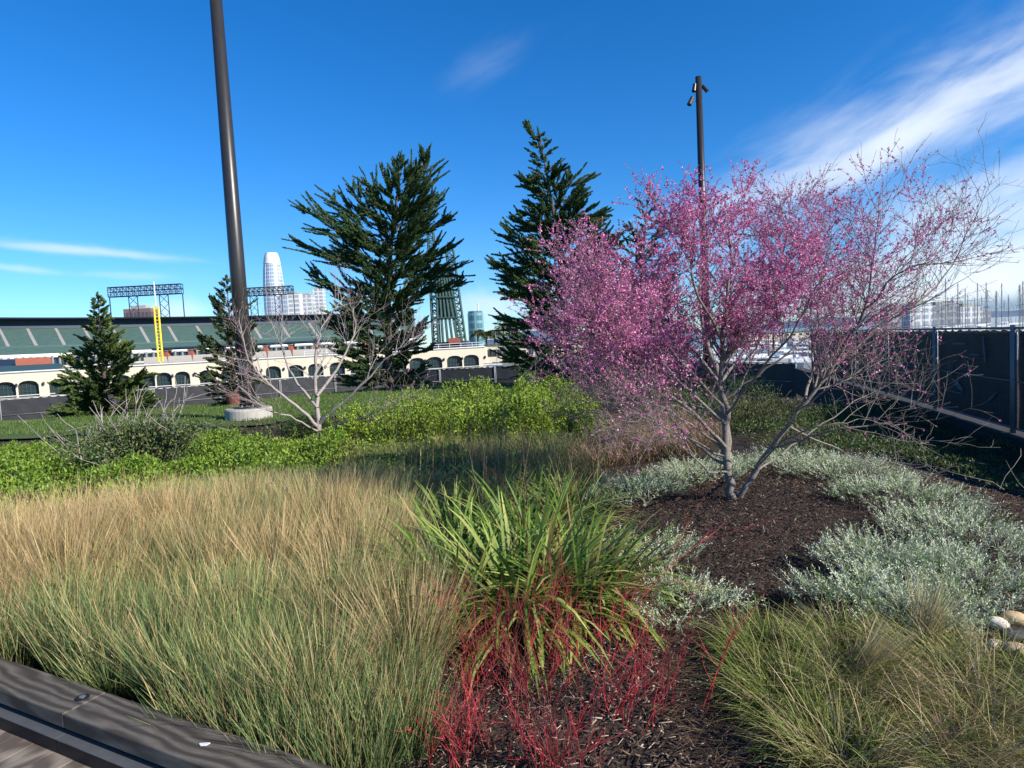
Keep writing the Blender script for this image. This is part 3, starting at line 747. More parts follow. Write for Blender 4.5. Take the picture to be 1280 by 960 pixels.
cover('leafy_ground_cover', [(-4.3, 5.4), (-3.4, 6.0), (-2.6, 6.7), (-2.4, 9.3), (-4.6, 10.5), (-9, 10.5), (-9.5, 7.3), (-6, 5.9)], 64000, .12, .42, .055, BG, 'bright green leafy ground cover behind the rushes', 'ground cover')
cover('yellow_ground_cover', [(-2.7, 6.6), (-1.1, 6.6), (-.6, 7.8), (-1.0, 9.6), (-3.0, 9.3)], 22000, .08, .30, .045, YG+OL, 'yellow green ground cover between the rushes and the shrubs', 'ground cover')
cover('olive_ground_cover', [(3.2, 7.8), (4.6, 6.6), (5.0, 4.2), (7.6, 4.2), (8.6, 9.5), (10, 17), (6, 17), (2.8, 12)], 60000, .06, .30, .045, OL+DG, 'olive ground cover in the shade along the fence wall', 'ground cover')
cover('back_ground_cover', [(.2, 7.6), (2.0, 8.2), (3.2, 9.0), (3.4, 14), (1, 17), (-1, 15), (-8, 13.8), (-8.6, 11), (-3, 11.5), (-1, 9.5)], 30000, .03, .22, .04, OL, 'patchy olive ground cover in front of the lawn', 'ground cover')
# dry russet grasses between shrubs and silver ring
n = 9000; P2 = poly_pts([(.6, 7.6), (2.4, 8.2), (3.2, 9.4), (3.0, 11.5), (1.6, 12), (1.3, 9.4)], n)
V, F, C = blades(with_z(P2), rng.rand(n)*6.28, .2+.6*rng.rand(n), .3+.6*rng.rand(n), .16+.26*rng.rand(n), .006+.004*rng.rand(n), pal(n, [(2, (.20, .13, .08)), (1, (.13, .12, .05))]), pal(n, [(2, (.42, .28, .18)), (2, (.30, .19, .13)), (1, (.28, .26, .12))]), 3)
tag(np_mesh('dry_grass', V, F, M['grass'], cols=C), 'russet dry grass between the shrub bank and the silver plants', 'dry grass', kind='stuff')
# dead twigs in the shade by the wall
tubes = []
for i in range(120):
    x = random.uniform(4.2, 7.4); y = random.uniform(5, 11); p = Vector((x, y, Hf(x, y)+.05))
    pts, _ = wander(p, Vector((random.gauss(0, 1), random.gauss(0, 1), .6)), random.uniform(.25, .6), 4, .25, 0); tubes.append((pts, [.005, .004, .003, .003, .002], 4))
tag(tube_mesh('dead_twigs', tubes, M['bark_pale'], None), 'pale dead twigs tangled in the shade by the wall', 'twigs', kind='stuff')
# short grass on the lawn
n = 60000; P2 = poly_pts([(-16, 14.6), (-8, 14.9), (-4, 15.6), (-1, 16.4), (2, 17.4), (6, 18.4), (6, 24), (-3, 28), (-16, 22)], n)
V, F, C = blades(with_z(P2, .02), rng.rand(n)*6.28, .6*rng.rand(n), .5*rng.rand(n), .05+.05*rng.rand(n), .012*np.ones(n), pal(n, [(3, (.06, .12, .02)), (1, (.09, .13, .03))]), pal(n, [(3, (.12, .20, .035)), (1, (.20, .22, .07))]), 2)
tag(np_mesh('lawn_grass', V, F, M['grass'], cols=C), 'short mown green grass on the lawn', 'grass', kind='stuff')

# bare twiggy shrub on the left
def bare_shrub(x, y, ns, L, label, leavesn, palette):
    e = empty('twiggy_shrub', (x, y, Hf(x, y))); tubes = []; lp_ = []
    for i in range(ns):
        a = random.random()*6.28; le = .25+.75*random.random()
        p, d_ = wander(Vector((.1*random.gauss(0, 1), .1*random.gauss(0, 1), -.02)), Vector((math.cos(a)*le, math.sin(a)*le, .9)), L*(.6+.5*random.random()), 7, .10, .02)
        r = .008+.007*random.random(); tubes.append((p, [r*(1-.11*j) for j in range(8)], 5))
        for k in range(5):
            j = random.randint(2, 7); q, _ = wander(p[j], (p[j]-p[j-1]).normalized()+Vector((random.gauss(0, .5), random.gauss(0, .5), random.gauss(.1, .3))), L*.3*random.uniform(.5, 1.2), 4, .14, .04)
            tubes.append((q, [r*.5, r*.42, r*.35, r*.3, r*.22], 4)); lp_ += [tuple(v) for v in q[1:]]
    tube_mesh('branches', tubes, M['bark_white'], e)
    lp_ = np.array(lp_); lp_ = lp_[lp_[:, 2] < L*.62]; k = rng.randint(0, len(lp_), leavesn)
    V, F, C = leaves(lp_[k]+.07*rng.randn(leavesn, 3), rng.randn(leavesn, 3)+np.array([0, 0, .5]), .05, .022, pal(leavesn, palette))
    np_mesh('foliage', V, F, M['leaf'], e, C); tag(e, label, 'shrub')
bare_shrub(-5.0, 8.4, 28, 1.2, 'half bare shrub with pale crooked branches over dull green leaves', 9000, [(2, (.07, .12, .035)), (1, (.16, .17, .06))])
bare_shrub(-5.9, 8.9, 18, 1.0, 'thin bare shrub with pale twigs left of the half bare shrub', 1400, [(2, (.07, .12, .035)), (1, (.28, .24, .08))])

# ------------------------------------------------------------------ redbud trees
def redbud(name, base, limbs, label, scale, blossom, twigs, dens, seed, fat=1.0, bark='bark_pale', cat='tree', group='redbud trees'):
    """limbs: list of lists of points (world) starting at the trunk; twigs grow from them"""
    random.seed(seed); e = empty(name, base); B = Vector(base)
    tubes = []; ends = []; tw_ = [1.0]
    def sub(pts, rad, level):
        n = len(pts)
        if level > 3: return
        L = sum((pts[i+1]-pts[i]).length for i in range(n-1))
        cnt = int({1: 17, 2: 7.5, 3: 3.6}[level]*twigs*tw_[0]*max(.5, L/scale/{1: 1.6, 2: .75, 3: .4}[level]))
        for c in range(cnt):
            t = random.uniform(.22 if level == 1 else .12, 1.0); k = min(int(t*(n-1)), n-2); f = t*(n-1)-k
            p = pts[k].lerp(pts[k+1], f); d = (pts[k+1]-pts[k]).normalized()
            o = Vector((random.gauss(0, 1), random.gauss(0, 1), random.gauss(.15, .7))); o = (o-d*o.dot(d)).normalized()
            nd = (d*.75+o*random.uniform(.5, .95)+Vector((0, 0, .10))).normalized()
            ll = scale*{1: .72, 2: .42, 3: .20}[level]*random.uniform(.45, 1.15)*(1.15-.5*t)
            sg = {1: 7, 2: 5, 3: 3}[level]
            q, _ = wander(p, nd, ll, sg, .12, .035)
            r_ = max(.0014, rad*(1-.75*t)*.55) if level > 1 else max(.003, rad*(1-.7*t)*.6)
            r_ = min(r_, {1: .009, 2: .0045, 3: .0024}[level]*scale)*fat
            tubes.append((q, [max(.0012*fat, r_*(1-.75*j/sg)) for j in range(sg+1)], {1: 5, 2: 4, 3: 3}[level]))
            ends.append((q, level)); sub(q, r_, level+1)
    for L_ in limbs:
        pts = [Vector(p)-B for p in L_['p']]
        # smooth and roughen the traced limb
        fine = []
        for i in range(len(pts)-1):
            for f in (0, .25, .5, .75): fine.append(pts[i].lerp(pts[i+1], f))
        fine.append(pts[-1])
        for it in range(2): fine = [fine[0]]+[(fine[i-1]+fine[i]*2+fine[i+1])/4 for i in range(1, len(fine)-1)]+[fine[-1]]
        fine = [fine[0]]+[p+Vector((random.gauss(0, .010), random.gauss(0, .010), random.gauss(0, .010)))*scale for p in fine[1:]]
        nf = len(fine); r0_, r1_ = L_['r']
        rad = [r0_+(r1_-r0_)*(i/(nf-1))**.8 for i in range(nf)]
        if L_.get('flare'): rad[0] *= 1.35
        tubes.append((fine, rad, 8)); 
        tw_[0] = L_.get('tw', 1.0); s_ = L_.get('start', .25); k0 = int(s_*nf)
        ends.append((fine[int(nf*.5):], 2)); sub(fine[k0:], (r0_+r1_)/2, 1)
    tube_mesh('branches', tubes, M[bark], e)
    P = []; D = []
    for q, lv in ends:
        for i in range(len(q)-1):
            for _ in range(int(1+dens*(q[i+1]-q[i]).length*{1: 14, 2: 38, 3: 60}[lv])):
                p = q[i].lerp(q[i+1], random.random()); w = blossom(p+B)
                if random.random() < w: P.append(tuple(p)); D.append(tuple((q[i+1]-q[i])))
    P = np.array(P); print(name, 'tubes', len(tubes), 'blossom clusters', len(P))
    K = 4; n = len(P)*K
    PP = np.repeat(P, K, 0)+.0032*scale*rng.randn(n, 3); dd = norm(rng.randn(n, 3)); L = (.008+.009*rng.rand(n))*(.75+.25*scale)
    C = pal(n, [(4, (.62, .16, .38)), (3, (.72, .28, .50)), (2.5, (.38, .06, .22)), (1.5, (.84, .48, .64))], .15)
    V, F, C = leaves(PP, dd, L, L*.75, C)
    np_mesh('blossom', V, F, M['petal'], e, C)
    tag(e, label, cat, group); return e
TD = gp(917, 640).y; TB = gp(917, 641); TB = Vector((TB.x, TB.y, Hf(TB.x, TB.y)-.03))
def tp(px, py, dy=0): return at(px, py, TB.y+dy)
main = [
    {'p': [TB, tp(912, 600), tp(908, 560, .02), tp(906, 510, .05), tp(900, 460, .1), tp(905, 400, .1), tp(912, 340, .15), tp(908, 262, .1)], 'r': (.042, .006), 'flare': 1, 'start': .30},
    {'p': [tp(909, 570, .02), tp(870, 520, .1), tp(830, 500, .1), tp(790, 495, .2), tp(760, 500, .2)], 'r': (.012, .002), 'start': .2},
    {'p': [tp(906, 510, .05), tp(850, 450, -.1), tp(800, 400, -.2), tp(760, 360, -.2), tp(740, 350, -.2)], 'r': (.014, .003), 'start': .2},
    {'p': [tp(908, 560, .02), tp(860, 530, -.2), tp(810, 500, -.5), tp(770, 470, -.8), tp(742, 440, -.9)], 'r': (.012, .002), 'start': .2, 'tw': 1.1, 'bare': 1},
    {'p': [tp(907, 570, .02), tp(860, 550, .1), tp(815, 530, .2), tp(780, 520, .3), tp(750, 500, .3)], 'r': (.010, .002), 'start': .2, 'tw': 1.1, 'bare': 1},
    {'p': [tp(906, 530, .02), tp(870, 480, .3), tp(835, 440, .6), tp(800, 400, .8)], 'r': (.011, .002), 'start': .2},
    {'p': [tp(906, 520, .02), tp(930, 470, .4), tp(950, 420, .6), tp(955, 370, .8)], 'r': (.011, .002), 'start': .2},
    {'p': [tp(940, 595, -.05), tp(990, 560, .4), tp(1040, 520, .6), tp(1090, 490, .8), tp(1130, 470, .8)], 'r': (.010, .002), 'start': .3, 'tw': .6},
    {'p': [tp(965, 560, -.1), tp(1010, 500, -.5), tp(1060, 470, -.7), tp(1110, 455, -.8)], 'r': (.010, .002), 'start': .3, 'tw': .6},
    {'p': [tp(950, 580, -.1), tp(990, 545, -.5), tp(1030, 530, -.7), tp(1085, 525, -.7), tp(1125, 535, -.7)], 'r': (.008, .002), 'start': .3, 'tw': .5},
    {'p': [tp(1005, 505, -.15), tp(1045, 440, .3), tp(1075, 380, .5), tp(1090, 330, .5)], 'r': (.011, .002), 'start': .2},
    {'p': [TB+Vector((.03, -.02, 0)), tp(938, 600, -.05), tp(965, 560, -.1), tp(1005, 505, -.15), tp(1045, 455, -.2), tp(1075, 400, -.25), tp(1092, 335, -.3), tp(1100, 262, -.3)], 'r': (.029, .005), 'flare': 1, 'start': .30},
    {'p': [tp(1045, 455, -.2), tp(1100, 410, -.1), tp(1160, 370, 0), tp(1200, 318, .05), tp(1238, 225, .1)], 'r': (.014, .002), 'start': .15, 'tw': .72},
    {'p': [tp(965, 560, -.1), tp(1010, 545, -.3), tp(1060, 535, -.5), tp(1120, 530, -.6), tp(1150, 500, -.7)], 'r': (.013, .003), 'start': .45, 'tw': .5},
    {'p': [tp(985, 532, -.1), tp(1040, 560, .3), tp(1080, 575, .4), tp(1130, 580, .5)], 'r': (.010, .002), 'start': .3, 'tw': .5},
    {'p': [tp(908, 560, .02), tp(860, 510, -.3), tp(810, 470, -.6), tp(765, 425, -.8), tp(735, 350, -.9)], 'r': (.018, .003), 'start': .2},
    {'p': [tp(907, 580, .02), tp(870, 560, .3), tp(820, 500, .5), tp(770, 460, .7), tp(730, 395, .8)], 'r': (.016, .003), 'start': .2},
    {'p': [tp(904, 490, .05), tp(860, 430, .3), tp(838, 405, .5), tp(822, 365, .6)], 'r': (.016, .003), 'start': .2},
    {'p': [tp(902, 455, .1), tp(950, 400, .5), tp(980, 330, .7), tp(985, 265, .8)], 'r': (.016, .003), 'start': .2},
    {'p': [tp(904, 430, .1), tp(870, 370, -.3), tp(862, 320, -.4), tp(868, 285, -.5)], 'r': (.014, .003), 'start': .2},
    {'p': [tp(1005, 505, -.15), tp(1020, 430, .3), tp(1028, 345, .5), tp(1018, 285, .6)], 'r': (.014, .003), 'start': .2},
    {'p': [tp(1075, 400, -.25), tp(1110, 350, -.6), tp(1150, 330, -.7), tp(1190, 330, -.7)], 'r': (.011, .003), 'start': .2},
    {'p': [tp(906, 520, .05), tp(955, 460, -.5), tp(1000, 400, -.9), tp(1030, 340, -1.1)], 'r': (.013, .003), 'start': .2},
    {'p': [tp(910, 590, 0), tp(880, 590, -.5), tp(850, 545, -.8), tp(800, 520, -1.0)], 'r': (.010, .002), 'start': .3},
]
def blo(p):
    # flowers are thick on the left and in the upper middle, thin on the right and low down
    x = (p.x-TB.x); z = p.z
    w = 1.0*float(1-ss(.35, 1.6, x))+.18
    w *= float(1-.75*ss(1.3, 2.0, x))
    return .60*w*(.10+.90*float(ss(1.05, 1.8, z)))*(.6+.4*float(ss(.9, .0, abs(x+.3)-.2)))*1.0
redbud('redbud_tree', tuple(TB), main, 'large pink flowering redbud standing in the ring of dark mulch', 1.0, blo, 1.45, 1.3, 5)
B2 = gp(909, 577); B2.z = Hf(B2.x, B2.y)-.03
def t2(px, py, dy=0): return at(px, py, B2.y+dy)
back = [
    {'p': [B2, t2(908, 530), t2(900, 470, .1), t2(880, 420, .2), t2(872, 370, .2), t2(880, 330, .3)], 'r': (.06, .006), 'flare': 1, 'start': .35},
    {'p': [t2(908, 530), t2(850, 480, .2), t2(800, 420, .3), t2(765, 400, .4), t2(750, 390, .5)], 'r': (.024, .004), 'start': .3},
    {'p': [t2(900, 480), t2(850, 420, -.3), t2(825, 400, -.5), t2(812, 385, -.6)], 'r': (.022, .004), 'start': .3},
    {'p': [t2(900, 480), t2(945, 420, .3), t2(962, 375, .5), t2(960, 330, .6)], 'r': (.022, .004), 'start': .3},
    {'p': [t2(904, 500), t2(960, 460, -.2), t2(1010, 420, -.3), t2(1060, 380, -.3)], 'r': (.02, .004), 'start': .3},
    {'p': [t2(906, 520), t2(840, 500, .6), t2(780, 470, .9), t2(740, 440, 1.0)], 'r': (.018, .004), 'start': .3},
]
redbud('redbud_tree', tuple(B2), back, 'second pink flowering redbud standing behind the mulch ring', 1.0, lambda p: .36 if p.z > 1.5 else .10, .58, .42, 9)
B3 = gp(400, 553); B3.z = Hf(B3.x, B3.y)-.03
def t3(px, py, dy=0): return at(px, py, B3.y+dy)
small = [
    {'p': [B3, t3(398, 525), t3(395, 490, .1), t3(393, 450, .1), t3(400, 410, .1), t3(430, 370, .2)], 'r': (.055, .008), 'flare': 1, 'start': .3},
    {'p': [t3(399, 535), t3(370, 505, -.2), t3(335, 480, -.3), t3(310, 450, -.4), t3(298, 400, -.5)], 'r': (.035, .006), 'start': .25},
    {'p': [t3(399, 530), t3(425, 505, -.2), t3(455, 480, -.3), t3(490, 440, -.4), t3(520, 425, -.4)], 'r': (.035, .006), 'start': .25},
    {'p': [t3(397, 510), t3(365, 470, .4), t3(350, 430, .5), t3(355, 390, .6)], 'r': (.03, .006), 'start': .25},
    {'p': [t3(396, 495), t3(430, 450, .4), t3(445, 410, .5), t3(440, 385, .6)], 'r': (.03, .006), 'start': .25},
    {'p': [t3(399, 540), t3(370, 525, -.6), t3(330, 510, -.9), t3(300, 485, -1.0)], 'r': (.02, .005), 'start': .3},
    {'p': [t3(399, 540), t3(440, 525, -.5), t3(470, 515, -.7), t3(500, 500, -.8)], 'r': (.02, .005), 'start': .3},
]
redbud('redbud_tree', tuple(B3), small, 'small nearly bare redbud with few pink buds beside the lamp footing', 1.25, lambda p: .10, .95, .30, 21, 1.0, 'bark_white')

# ------------------------------------------------------------------ cypress trees
def cypress(apex, basepx, D, prof, nl, label, seed, lean_top=(0, 0), pale=None, leaf=1.0, heroes=()):
    """prof: list of (t, left radius, right radius) over the height; t=0 at the ground"""
    random.seed(seed); r_ = np.random.RandomState(seed)
    B = at(basepx, 470, D); B.z = Hf(B.x, B.y)-.05
    A = at(apex[0], apex[1], D); Ht = A.z-B.z; ax = A.x-B.x
    e = empty('cypress_tree', tuple(B))
    def axis(t): return Vector((ax*t**2.2, 0, Ht*t))
    tr = MB(); ts = [i/14 for i in range(15)]; tr.tube([axis(t) for t in ts], [max(.015, .020*Ht*(1-t)) for t in ts], 9)
    tr.build('trunk', M['bark_dark'], e, smooth=True)
    T = np.array([p[0] for p in prof]); RL = np.array([p[1] for p in prof]); RR = np.array([p[2] for p in prof])
    lt = []; P = []; Dd = []; LL = []; Wt = []
    def foliage(pts, Lw, size):
        n = len(pts)
        tot = sum((pts[i+1]-pts[i]).length for i in range(n-1))
        cnt = int(50*tot/size)+10
        for c in range(cnt):
            s = random.uniform(.16, 1.0)**.8; k = min(int(s*(n-1)), n-2); p = pts[k].lerp(pts[k+1], s*(n-1)-k); d = (pts[k+1]-pts[k]).normalized()
            o = Vector((random.gauss(0, 1), random.gauss(0, 1), random.gauss(0, .45))); o = (o-d*o.dot(d)).normalized()
            nd = (d*1.0+o*.62*(1.05-s)+Vector((0, 0, .05))).normalized(); tl = .9*Lw*(1.08-.86*s)*random.uniform(.5, 1.1)
            m_ = max(7, int(tl/.020/size))
            for j in range(m_):
                f = (j+.5)/m_; P.append(p+nd*tl*f+Vector((0, 0, .05*tl*f*f))); 
                rd = Vector((random.gauss(0, 1), random.gauss(0, 1), random.gauss(0, 1))).normalized()
                Dd.append(nd+rd*.60*(1.05-f*.75)); LL.append((.118-.050*f)*(1.15-.45*s)*size*random.uniform(.7, 1.25)*leaf)
    def limb(tip, t, thick, Lw, size=1.0):
        h0 = max(.04, min(.985, t)); st = axis(h0); v = tip-st
        mid = st+v*.5+Vector((0, 0, -.07*v.length)); pts = []
        for i in range(9):
            f = i/8; pts.append(st*(1-f)**2+mid*2*f*(1-f)+tip*f*f+Vector((random.gauss(0, .012), random.gauss(0, .012), random.gauss(0, .012)))*v.length)
        lt.append((pts, [thick*(1-.85*i/8) for i in range(9)], 5)); foliage(pts, Lw, size)
        if v.length > .8:
            for c in range(int(3+v.length*3.0)):
                s = random.uniform(.3, .85); k = int(s*8); d = (pts[k+1]-pts[k]).normalized(); o = Vector((random.gauss(0, 1), random.gauss(0, 1), random.gauss(.1, .4))).normalized()
                q, _ = wander(pts[k], d+o*.42, v.length*(1-s)*random.uniform(.6, 1.0)+.15, 5, .07, .03)
                lt.append((q, [thick*.4*(1-.15*i) for i in range(6)], 4)); foliage(q, Lw*.7, size)
    for i in range(nl):
        t = .03+.95*(i+random.random())/nl; a = i*2.399+random.gauss(0, .3)
        rl, rr = np.interp(t, T, RL), np.interp(t, T, RR); c = math.cos(a); Rr = (rr if c > 0 else rl)
        Rr = Rr*(1-.30*abs(math.sin(a)))*random.uniform(.62, 1.18)
        tip = axis(t)+Vector((math.cos(a)*Rr, math.sin(a)*Rr, 0))
        asc = .16+.42*t+random.gauss(0, .09)
        limb(tip, t-asc*Rr/Ht, .012*Rr+.008, .20+.09*Rr)
    for (px, py, dy, t, Lw) in heroes:
        tip = at(px, py, D+dy)-B; limb(tip, t, .035, Lw)
    tp_ = [axis(.93+.07*i/5) for i in range(6)]; foliage(tp_, .28, 1.0)
    tube_mesh('branches', lt, M['bark_dark'], e)
    P = np.array([tuple(v) for v in P]); Dd = np.array([tuple(v) for v in Dd]); n = len(P); print('cypress leaves', n)
    C = pal(n, pale or [(4, (.045, .095, .038)), (3, (.070, .130, .048)), (1.5, (.12, .17, .055)), (.5, (.10, .09, .05))], .2)
    V, F, C = leaves(P, Dd, np.array(LL), np.array(LL)*.27, C)
    np_mesh('crown', V, F, M['needle'], e, C)
    tag(e, label, 'cypress', 'cypress trees behind the lawn'); return e
m24 = 24/800
cypress((505, 195), 487, 24, [(0, 1.8, 1.5), (.15, 2.2, 1.6), (.35, 2.7, 1.6), (.55, 3.0, 1.9), (.7, 2.7, 2.0), (.82, 1.4, 1.8), (.92, .7, 1.1), (1, .15, .2)], 172,
        'tall open cypress with branches swept out, left of the two tallest', 31,
        heroes=[(362, 252, -.3, .60, .42), (356, 298, .2, .52, .42), (395, 232, .4, .66, .40), (542, 180, 0, .70, .55), (530, 190, .4, .72, .5), (475, 205, 0, .78, .42), (497, 192, 0, .85, .4),
                (570, 266, .2, .60, .40), (560, 236, -.2, .62, .4), (588, 326, .1, .45, .40), (578, 300, -.6, .5, .42), (552, 212, 0, .68, .4), (430, 225, .2, .68, .42), (450, 210, -.3, .72, .4), (590, 352, .3, .4, .35)])
cypress((672, 160), 712, 22, [(0, 1.7, 2.3), (.2, 2.6, 2.9), (.42, 2.6, 2.8), (.6, 2.1, 2.4), (.72, 1.4, 2.0), (.84, .8, .9), (.93, .5, .45), (1, .1, .1)], 185,
        'tallest dense cypress with a bent tip, between the lawn and the redbuds', 47,
        heroes=[(655, 151, 0, .93, .35), (646, 219, 0, .74, .35), (622, 330, 0, .42, .4), (618, 365, .2, .36, .4), (636, 272, 0, .6, .38), (748, 218, 0, .76, .38), (765, 262, 0, .62, .4)])
cypress((812, 232), 800, 27, [(0, 1.9, 1.9), (.3, 2.4, 2.2), (.6, 2.0, 1.9), (.85, 1.1, 1.0), (1, .15, .15)], 110,
        'cypress mostly hidden behind the pink redbud blossom', 53)
cypress((122, 368), 130, 20, [(0, 1.5, 1.5), (.2, 1.65, 1.6), (.45, 1.25, 1.2), (.65, .8, .9), (.82, .42, .5), (1, .05, .05)], 130,
        'low bushy cypress in front of the stadium on the left', 61, pale=[(4, (.065, .11, .032)), (3, (.095, .145, .040)), (1.5, (.15, .18, .05))])
cypress((283, 346), 292, 21, [(0, .9, .9), (.25, 1.1, 1.05), (.5, 1.0, .95), (.75, .7, .7), (.9, .35, .35), (1, .1, .1)], 110,
        'small thin cypress half hidden by the thick lamp pole', 67, pale=[(4, (.050, .080, .030)), (3, (.080, .105, .04))], heroes=[(262, 370, 0, .6, .25), (310, 365, 0, .6, .25)])
random.seed(3)
# terracotta planter under that small cypress
pb = at(292, 505, 20.4)
mb = MB(); mb.tube([(0, 0, 0), (0, 0, .36), (0, 0, .36), (0, 0, .42)], [.16, .24, .27, .27], 18)
o = mb.build('planter', M['brick_dark'], smooth=False, loc=(pb.x, pb.y, Hf(pb.x, pb.y))); tag(o, 'red planter standing behind the thick lamp pole', 'planter')

# ------------------------------------------------------------------ lamp poles
fb = gp(312, 527, -.05); fb.z = Hf(fb.x, fb.y)
fb_y = fb.y; print('pole at', fb)
e = empty('light_pole', (fb.x, fb.y, fb.z))
wpx = fb_y/FPX
ptop = 12.2
MB().tube([(0, 0, .30), (0, 0, 4), (0, 0, ptop)], [9.6*wpx, 9.0*wpx, 6.4*wpx], 28).build('pole', M['pole'], e, smooth=True)
MB().tube([(0, 0, .28), (0, 0, .32)], 15*wpx, 28).build('base_plate', M['pole'], e)
for k in range(6):
    a = k*math.pi/3+.3; MB().tube([(12.6*wpx*math.cos(a), 12.6*wpx*math.sin(a), .32), (12.6*wpx*math.cos(a), 12.6*wpx*math.sin(a), .37)], .018, 6).build('anchor_bolt', M['galv'], e)
def spot(parent, x, z, ang, L=.42, r=.11, arm=.2):
    d = Vector((math.sin(ang), -.25, -math.cos(ang))).normalized(); c = Vector((x, -.05, z))
    o = MB().tube([c-d*L*.5, c+d*L*.42, c+d*L*.42, c+d*L*.5], [r*.9, r, r*1.08, r*1.08], 16).build('spotlight', M['pole'], parent)
    MB().tube([c+d*L*.502, c+d*L*.51], r*.9, 16).build('lens', M['glass_dark'], o)
    MB().tube([(0, 0, z-.0), (x*.75, -.04, z)], .022, 8).build('bracket', M['galv'], o)
MB().box((-.10, -9.75*wpx, 1.1), (.06, -8.9*wpx, 1.45)).build('access_hatch', M['pole'], e, bevel=.006)
spot(e, .45, ptop-.5, .4); spot(e, -.45, ptop-.5, -.35); spot(e, -.55, ptop-1.1, -.5)
tag(e, 'thick dark light pole on a round concrete footing, rising out of the picture', 'light pole', 'tall dark light poles')
mb = MB(); mb.tube([(0, 0, -.3), (0, 0, .24), (0, 0, .28)], [28*wpx, 28*wpx, 27*wpx], 36)
tag(mb.build('concrete_footing', M['concrete'], smooth=False, loc=(fb.x, fb.y, fb.z)), 'round pale concrete footing under the thick light pole', 'footing')
D2 = 30; x2 = at(884, 300, D2).x; top = at(873, 96, D2); e = empty('light_pole', (top.x, D2, Hf(top.x, D2)-.1))
zt = top.z-e.location.z
MB().tube([(0, 0, 0), (0, 0, zt*.5), (0, 0, zt)], [.20, .17, .14], 20).build('pole', M['pole'], e, smooth=True)
MB().tube([(0, 0, 0), (0, 0, .1)], .34, 20).build('base_plate', M['pole'], e)
spot(e, .26, zt-.55, .55, .36, .09); spot(e, -.22, zt-.5, -.22, .36, .09); spot(e, -.40, zt-1.08, -.5, .40, .10)
tag(e, 'slim dark light pole with three spotlights, rising behind the pink redbud', 'light pole', 'tall dark light poles')

# ------------------------------------------------------------------ screened fence on low wall, right
Pa = Vector((8.42, 10.7)); Pb = Vector((9.30, 14.0)); fd = (Pb-Pa).normalized(); fn = Vector((-fd.y, fd.x)); fL = (Pb-Pa).length+.02
frz = math.atan2(fd.y, fd.x)
ztop_a = 1.6-(401-395.5)/800*10.7   # top just under the horizon
ztop = 1.42; zbot = -.36
def fence_panel(org, rz, L, z0, z1, label, group, wires=True, marks=()):
    e = empty('fence_panel', (org[0], org[1], z0), rz); h = z1-z0
    fr = MB()
    fr.tube([(.03, 0, h-.03), (L-.03, 0, h-.03)], .021, 8); fr.tube([(.03, 0, .06), (L-.03, 0, .06)], .021, 8); fr.tube([(.03, 0, h*.48), (L-.03, 0, h*.48)], .016, 8)
    fr.build('rails', M['galv'], e, smooth=True)
    for x in (.03, L-.03): MB().tube([(x, 0, -.02), (x, 0, h+.02)], .032, 8).build('post', M['galv'], e, smooth=True)
    sc = MB(); nx, nz = 26, 8; vs = []; fs = []
    for j in range(nz+1):
        for i in range(nx+1):
            sag = .05*math.sin(i*1.1+org[0]*3)*(j/nz)**6
            vs.append((.05+(L-.1)*i/nx, .045+.014*math.sin(i*.9+j*.5)*math.sin(j*.8+i*.13), .05+(h-.09)*j/nz-abs(sag)))
    for j in range(nz):
        for i in range(nx): a = j*(nx+1)+i; fs.append((a, a+1, a+nx+2, a+nx+1))
    sc.add(vs, fs); s_ = sc.build('screen', M['screen'], e, smooth=True)
    if wires:
        wm = MB(); x = .08
        while x < L-.06: wm.box((x-.0018, -.0212, .06), (x+.0018, -.018, h-.04)); x += .05
        z = .2
        while z < h: wm.box((.05, -.0252, z-.0018), (L-.05, -.022, z+.0018)); z += .2
        wm.build('wire_mesh', M['wire'], e)
    for (mx, mz, w, hh, rot) in marks:
        pts = [(mx+math.cos(a)*w*math.cos(rot)-math.sin(a)*hh*math.sin(rot), mz+math.cos(a)*w*math.sin(rot)+math.sin(a)*hh*math.cos(rot)) for a in np.linspace(0, 6.283, 17)[:-1]]
        m_ = MB(); k = len(pts); m_.add([(p[0], .012, p[1]) for p in pts]+[(p[0], .022, p[1]) for p in pts], [tuple(range(k)), tuple(range(2*k-1, k-1, -1))]+[(i, k+i, k+(i+1) % k, (i+1) % k) for i in range(k)])
        m_.build('printed_shape', M['mark'], s_)
    tag(e, label, 'fence panel', group)
    return e
labs = {-2: 'dark screened fence panel nearest, wholly outside the right edge', -1: 'dark screened fence panel cut by the right edge', 0: 'dark screened fence panel with a pale leaf shape, between the two nearest posts in view',
        1: 'second complete dark fence panel from the right', 2: 'third dark fence panel from the right, behind the redbud twigs', 3: 'fourth dark fence panel, seen through redbud twigs', 4: 'fifth dark fence panel, seen through redbud twigs',
        5: 'sixth dark fence panel behind the redbud', 6: 'seventh dark fence panel behind the redbud', 7: 'farthest dark fence panel on the low wall'}
mk = {0: [(1.1, .62, .30, .06, -.35), (2.3, 1.35, .035, .26, .2), (.9, .45, .5, .02, .0), (1.9, 1.25, .22, .02, 0), (1.2, 1.45, .35, .025, 0), (.75, .95, .02, .16, 0), (.85, .93, .015, .13, 0), (.65, .96, .015, .15, 0), (1.5, 1.1, .03, .10, .3), (2.6, .5, .25, .02, .5)],
      1: [(1.4, .7, .35, .04, .1), (2.4, .5, .4, .035, -.3), (.8, 1.2, .3, .03, 0), (1.9, 1.3, .03, .2, .1)],
      -1: [(2.6, 1.0, .18, .07, 1.0), (1.9, 1.35, .06, .03, 0), (2.2, .5, .5, .02, 0)], 2: [(1.5, 1.0, .35, .03, 0), (2.2, .6, .3, .03, -.2)]}
